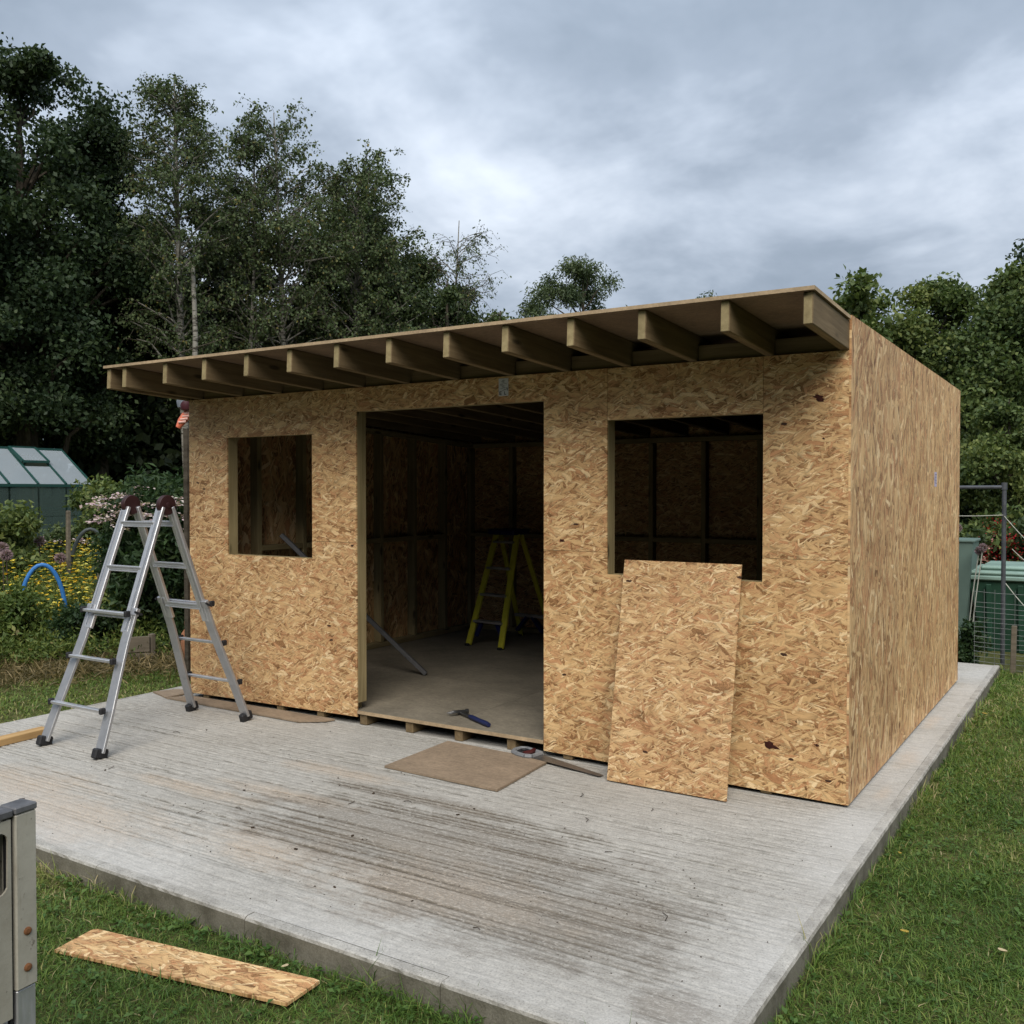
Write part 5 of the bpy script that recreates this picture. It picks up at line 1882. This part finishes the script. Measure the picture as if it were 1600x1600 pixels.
def grass(x0, x1, y0, y1, dens, hlo, hhi, wd):
    n = int((x1 - x0) * (y1 - y0) * dens)
    x, y = rng.uniform(x0, x1, n), rng.uniform(y0, y1, n)
    inside = (x > SX0 - .004) & (x < SX1 + .004) & (y > SY0 - .004) & (y < SY1 + .004)
    inside |= on_strip(x, y)
    x, y = x[~inside], y[~inside]
    patch = vnoise(x, y, .45, 5) * .6 + vnoise(x, y, .16, 6) * .4
    bare = vnoise(x, y, .8, 8)
    keep = rng.uniform(0, 1, len(x)) < np.clip(.30 + 1.1 * patch - 2.4 * np.clip(bare - .66, 0, 1), .10, 1)
    x, y, patch, bare = x[keep], y[keep], patch[keep], bare[keep]
    n = len(x)
    edge = np.minimum(np.abs(x - SX1), np.abs(y - SY0))
    tall = 1 + (.3 + 2.6 * vnoise(x, y, .12, 12) ** 2) * np.exp(-(edge / .05) ** 2)
    h = rng.uniform(hlo, hhi, n) * (.55 + .8 * patch) * tall
    P = np.column_stack([x, y, gz(x) - .004])
    a = rng.uniform(0, 6.28, n)
    lean = rng.uniform(.2, 2.4, n)
    ax = np.column_stack([np.cos(a) * lean, np.sin(a) * lean, np.ones(n)])
    nr = np.column_stack([-np.sin(a + rng.normal(0, .5, n)), np.cos(a), np.zeros(n)])
    nr = np.cross(ax, nr)
    V, F = leaf_quads(P, h, np.full(n, wd) * rng.uniform(.6, 1.4, n), ax, nr, .22)
    rn = np.clip(rng.normal(.36, .21, n) + .9 * (bare - .55) + .25 * (vnoise(x, y, .25, 9) - .5) + np.where(rng.uniform(0, 1, n) < .13, .5, 0), 0, 1)
    GV.append(V)
    GF.append(F)
    GR.append(rn)


grass(-3.3, .45, -3.55, -2.46, 17000, .022, .068, .0034)
grass(.21, 1.35, -3.3, .6, 16000, .022, .066, .0034)
grass(.21, 1.15, .6, 2.6, 11000, .030, .065, .0045)
grass(.21, 1.0, 2.6, 5.0, 7000, .035, .075, .006)
grass(-9.2, -5.35, -2.6, 4.6, 2600, .035, .07, .008)
off = 0
FF = []
for v, f in zip(GV, GF):
    FF.append(f + off)
    off += len(v)
o = bulk('lawn_grass', np.concatenate(GV), np.concatenate(FF), M['grass'], None, np.concatenate(GR))
tag(o, 'short mown grass growing round the slab', 'grass', kind='stuff')

# broad-leaved weeds in the lawn and along the slab edge
P, AX, LL = [], [], []


def weed(x, y, n, size):
    if on_strip(x, y, .03):
        return
    for k in range(n):
        a = rng.uniform(0, 6.28)
        rad_ = rng.uniform(.0, .5) * size
        P.append((x + math.cos(a) * rad_, y + math.sin(a) * rad_, float(gz(x)) + rng.uniform(.005, .035)))
        AX.append((math.cos(a), math.sin(a), rng.uniform(.1, .7)))
        LL.append(size * rng.uniform(.5, 1.0))


for k in range(90):
    weed(rng.uniform(-2.8, .15), SY0 - .02 - abs(rng.normal(0, .05)), 6, rng.uniform(.016, .042))
for k in range(90):
    weed(SX1 + .02 + abs(rng.normal(0, .06)), rng.uniform(-2.5, 3.5), 6, rng.uniform(.016, .042))
for k in range(1500):
    if rng.uniform() < .40:
        weed(rng.uniform(-3, .3), rng.uniform(-3.4, -2.55), 5, rng.uniform(.012, .035))
    else:
        weed(rng.uniform(.28, 1.3), rng.uniform(-3, 1.5), 5, rng.uniform(.012, .035))
P, AX, LL = np.array(P), np.array(AX), np.array(LL)
n = len(P)
V, F = leaf_quads(P, LL, LL * .62, AX, np.tile(np.array([[0, 0, 1.0]]), (n, 1)) + rdir(n, rng) * .35, .18)
o = bulk('lawn_weeds', V, F, M['weed'], None, rng.uniform(0, 1, n))
tag(o, 'small broad leaved weeds and clover along the slab edge', 'weeds', kind='stuff')

# fallen leaves on the grass
M['yellow_leaf'] = m_plain('yellow_leaf', (0.42, 0.29, 0.05), 0.6, 0.3, var=.25, scale=60)
M['pale_leaf'] = m_plain('pale_dry_leaf', (0.50, 0.40, 0.24), 0.7, 0.2, var=.25, scale=60)
for lab, x, y, s, mt in (('yellow fallen leaf on the grass right of the slab', .47, -1.13, .022, 'yellow_leaf'), ('small yellow flower in the grass against the slab edge', .30, -.30, .015, 'yellow_leaf'),
                         ('pale dry leaf on the grass at lower right', .80, -1.10, .022, 'pale_leaf'), ('pale wood chip on the grass above the board strip', -1.32, -2.58, .018, 'pale_leaf'),
                         ('yellow leaf beside the slab edge far along the side wall', .30, 3.0, .03, 'yellow_leaf')):
    pts = []
    ca, sa = math.cos(x * 9 + y), math.sin(x * 9 + y)
    for k in range(12):
        a = 2 * math.pi * k / 12
        u_ = s * .75 * math.cos(a)
        w_ = s * .42 * math.sin(a) * (1 - .35 * math.cos(a)) * random.uniform(.85, 1.1)
        pts.append(Vector((x + u_ * ca - w_ * sa, y + u_ * sa + w_ * ca, -.066 + 5 * w_ * w_ + 3 * u_ * u_)))
    mb = MB()
    mb.add(pts + [p - Vector((0, 0, .0012)) for p in pts], [tuple(range(12)), tuple(range(23, 11, -1))] + [(k, (k + 1) % 12, 12 + (k + 1) % 12, 12 + k) for k in range(12)])
    o = mb.build('fallen_leaf', M[mt])
    tag(o, lab, 'leaf')

# crumbs, twigs and shavings on the slab
mb = MB()
for k in range(420):
    x, y = random.uniform(-4.6, .12), random.uniform(-2.38, -.05)
    if random.random() < .45:
        x, y = random.gauss(-1.2, .7), random.gauss(-1.6, .33)
        if not (-5 < x < .1 and -2.4 < y < -.1):
            continue
    s = random.uniform(.0012, .0034) * (2.6 if random.random() < .03 else 1)
    mb.box((x, y, s * .3), (s * 2.0, s, s * .8), Matrix.Rotation(random.uniform(0, 3.1), 3, 'Z'))
for k in range(18):
    x, y = random.uniform(-4.6, -.1), random.uniform(-2.3, -.15)
    a = random.uniform(0, 3.14)
    L = random.uniform(.02, .07)
    mb.tube([(x, y, .004), (x + L * .5 * math.cos(a), y + L * .5 * math.sin(a), .007), (x + L * math.cos(a + .4), y + L * math.sin(a + .4), .004)], .0018, 4)
o = mb.build('slab_litter', M['soil'])
tag(o, 'dark crumbs of soil and bits of twig scattered on the slab', 'litter', kind='stuff')
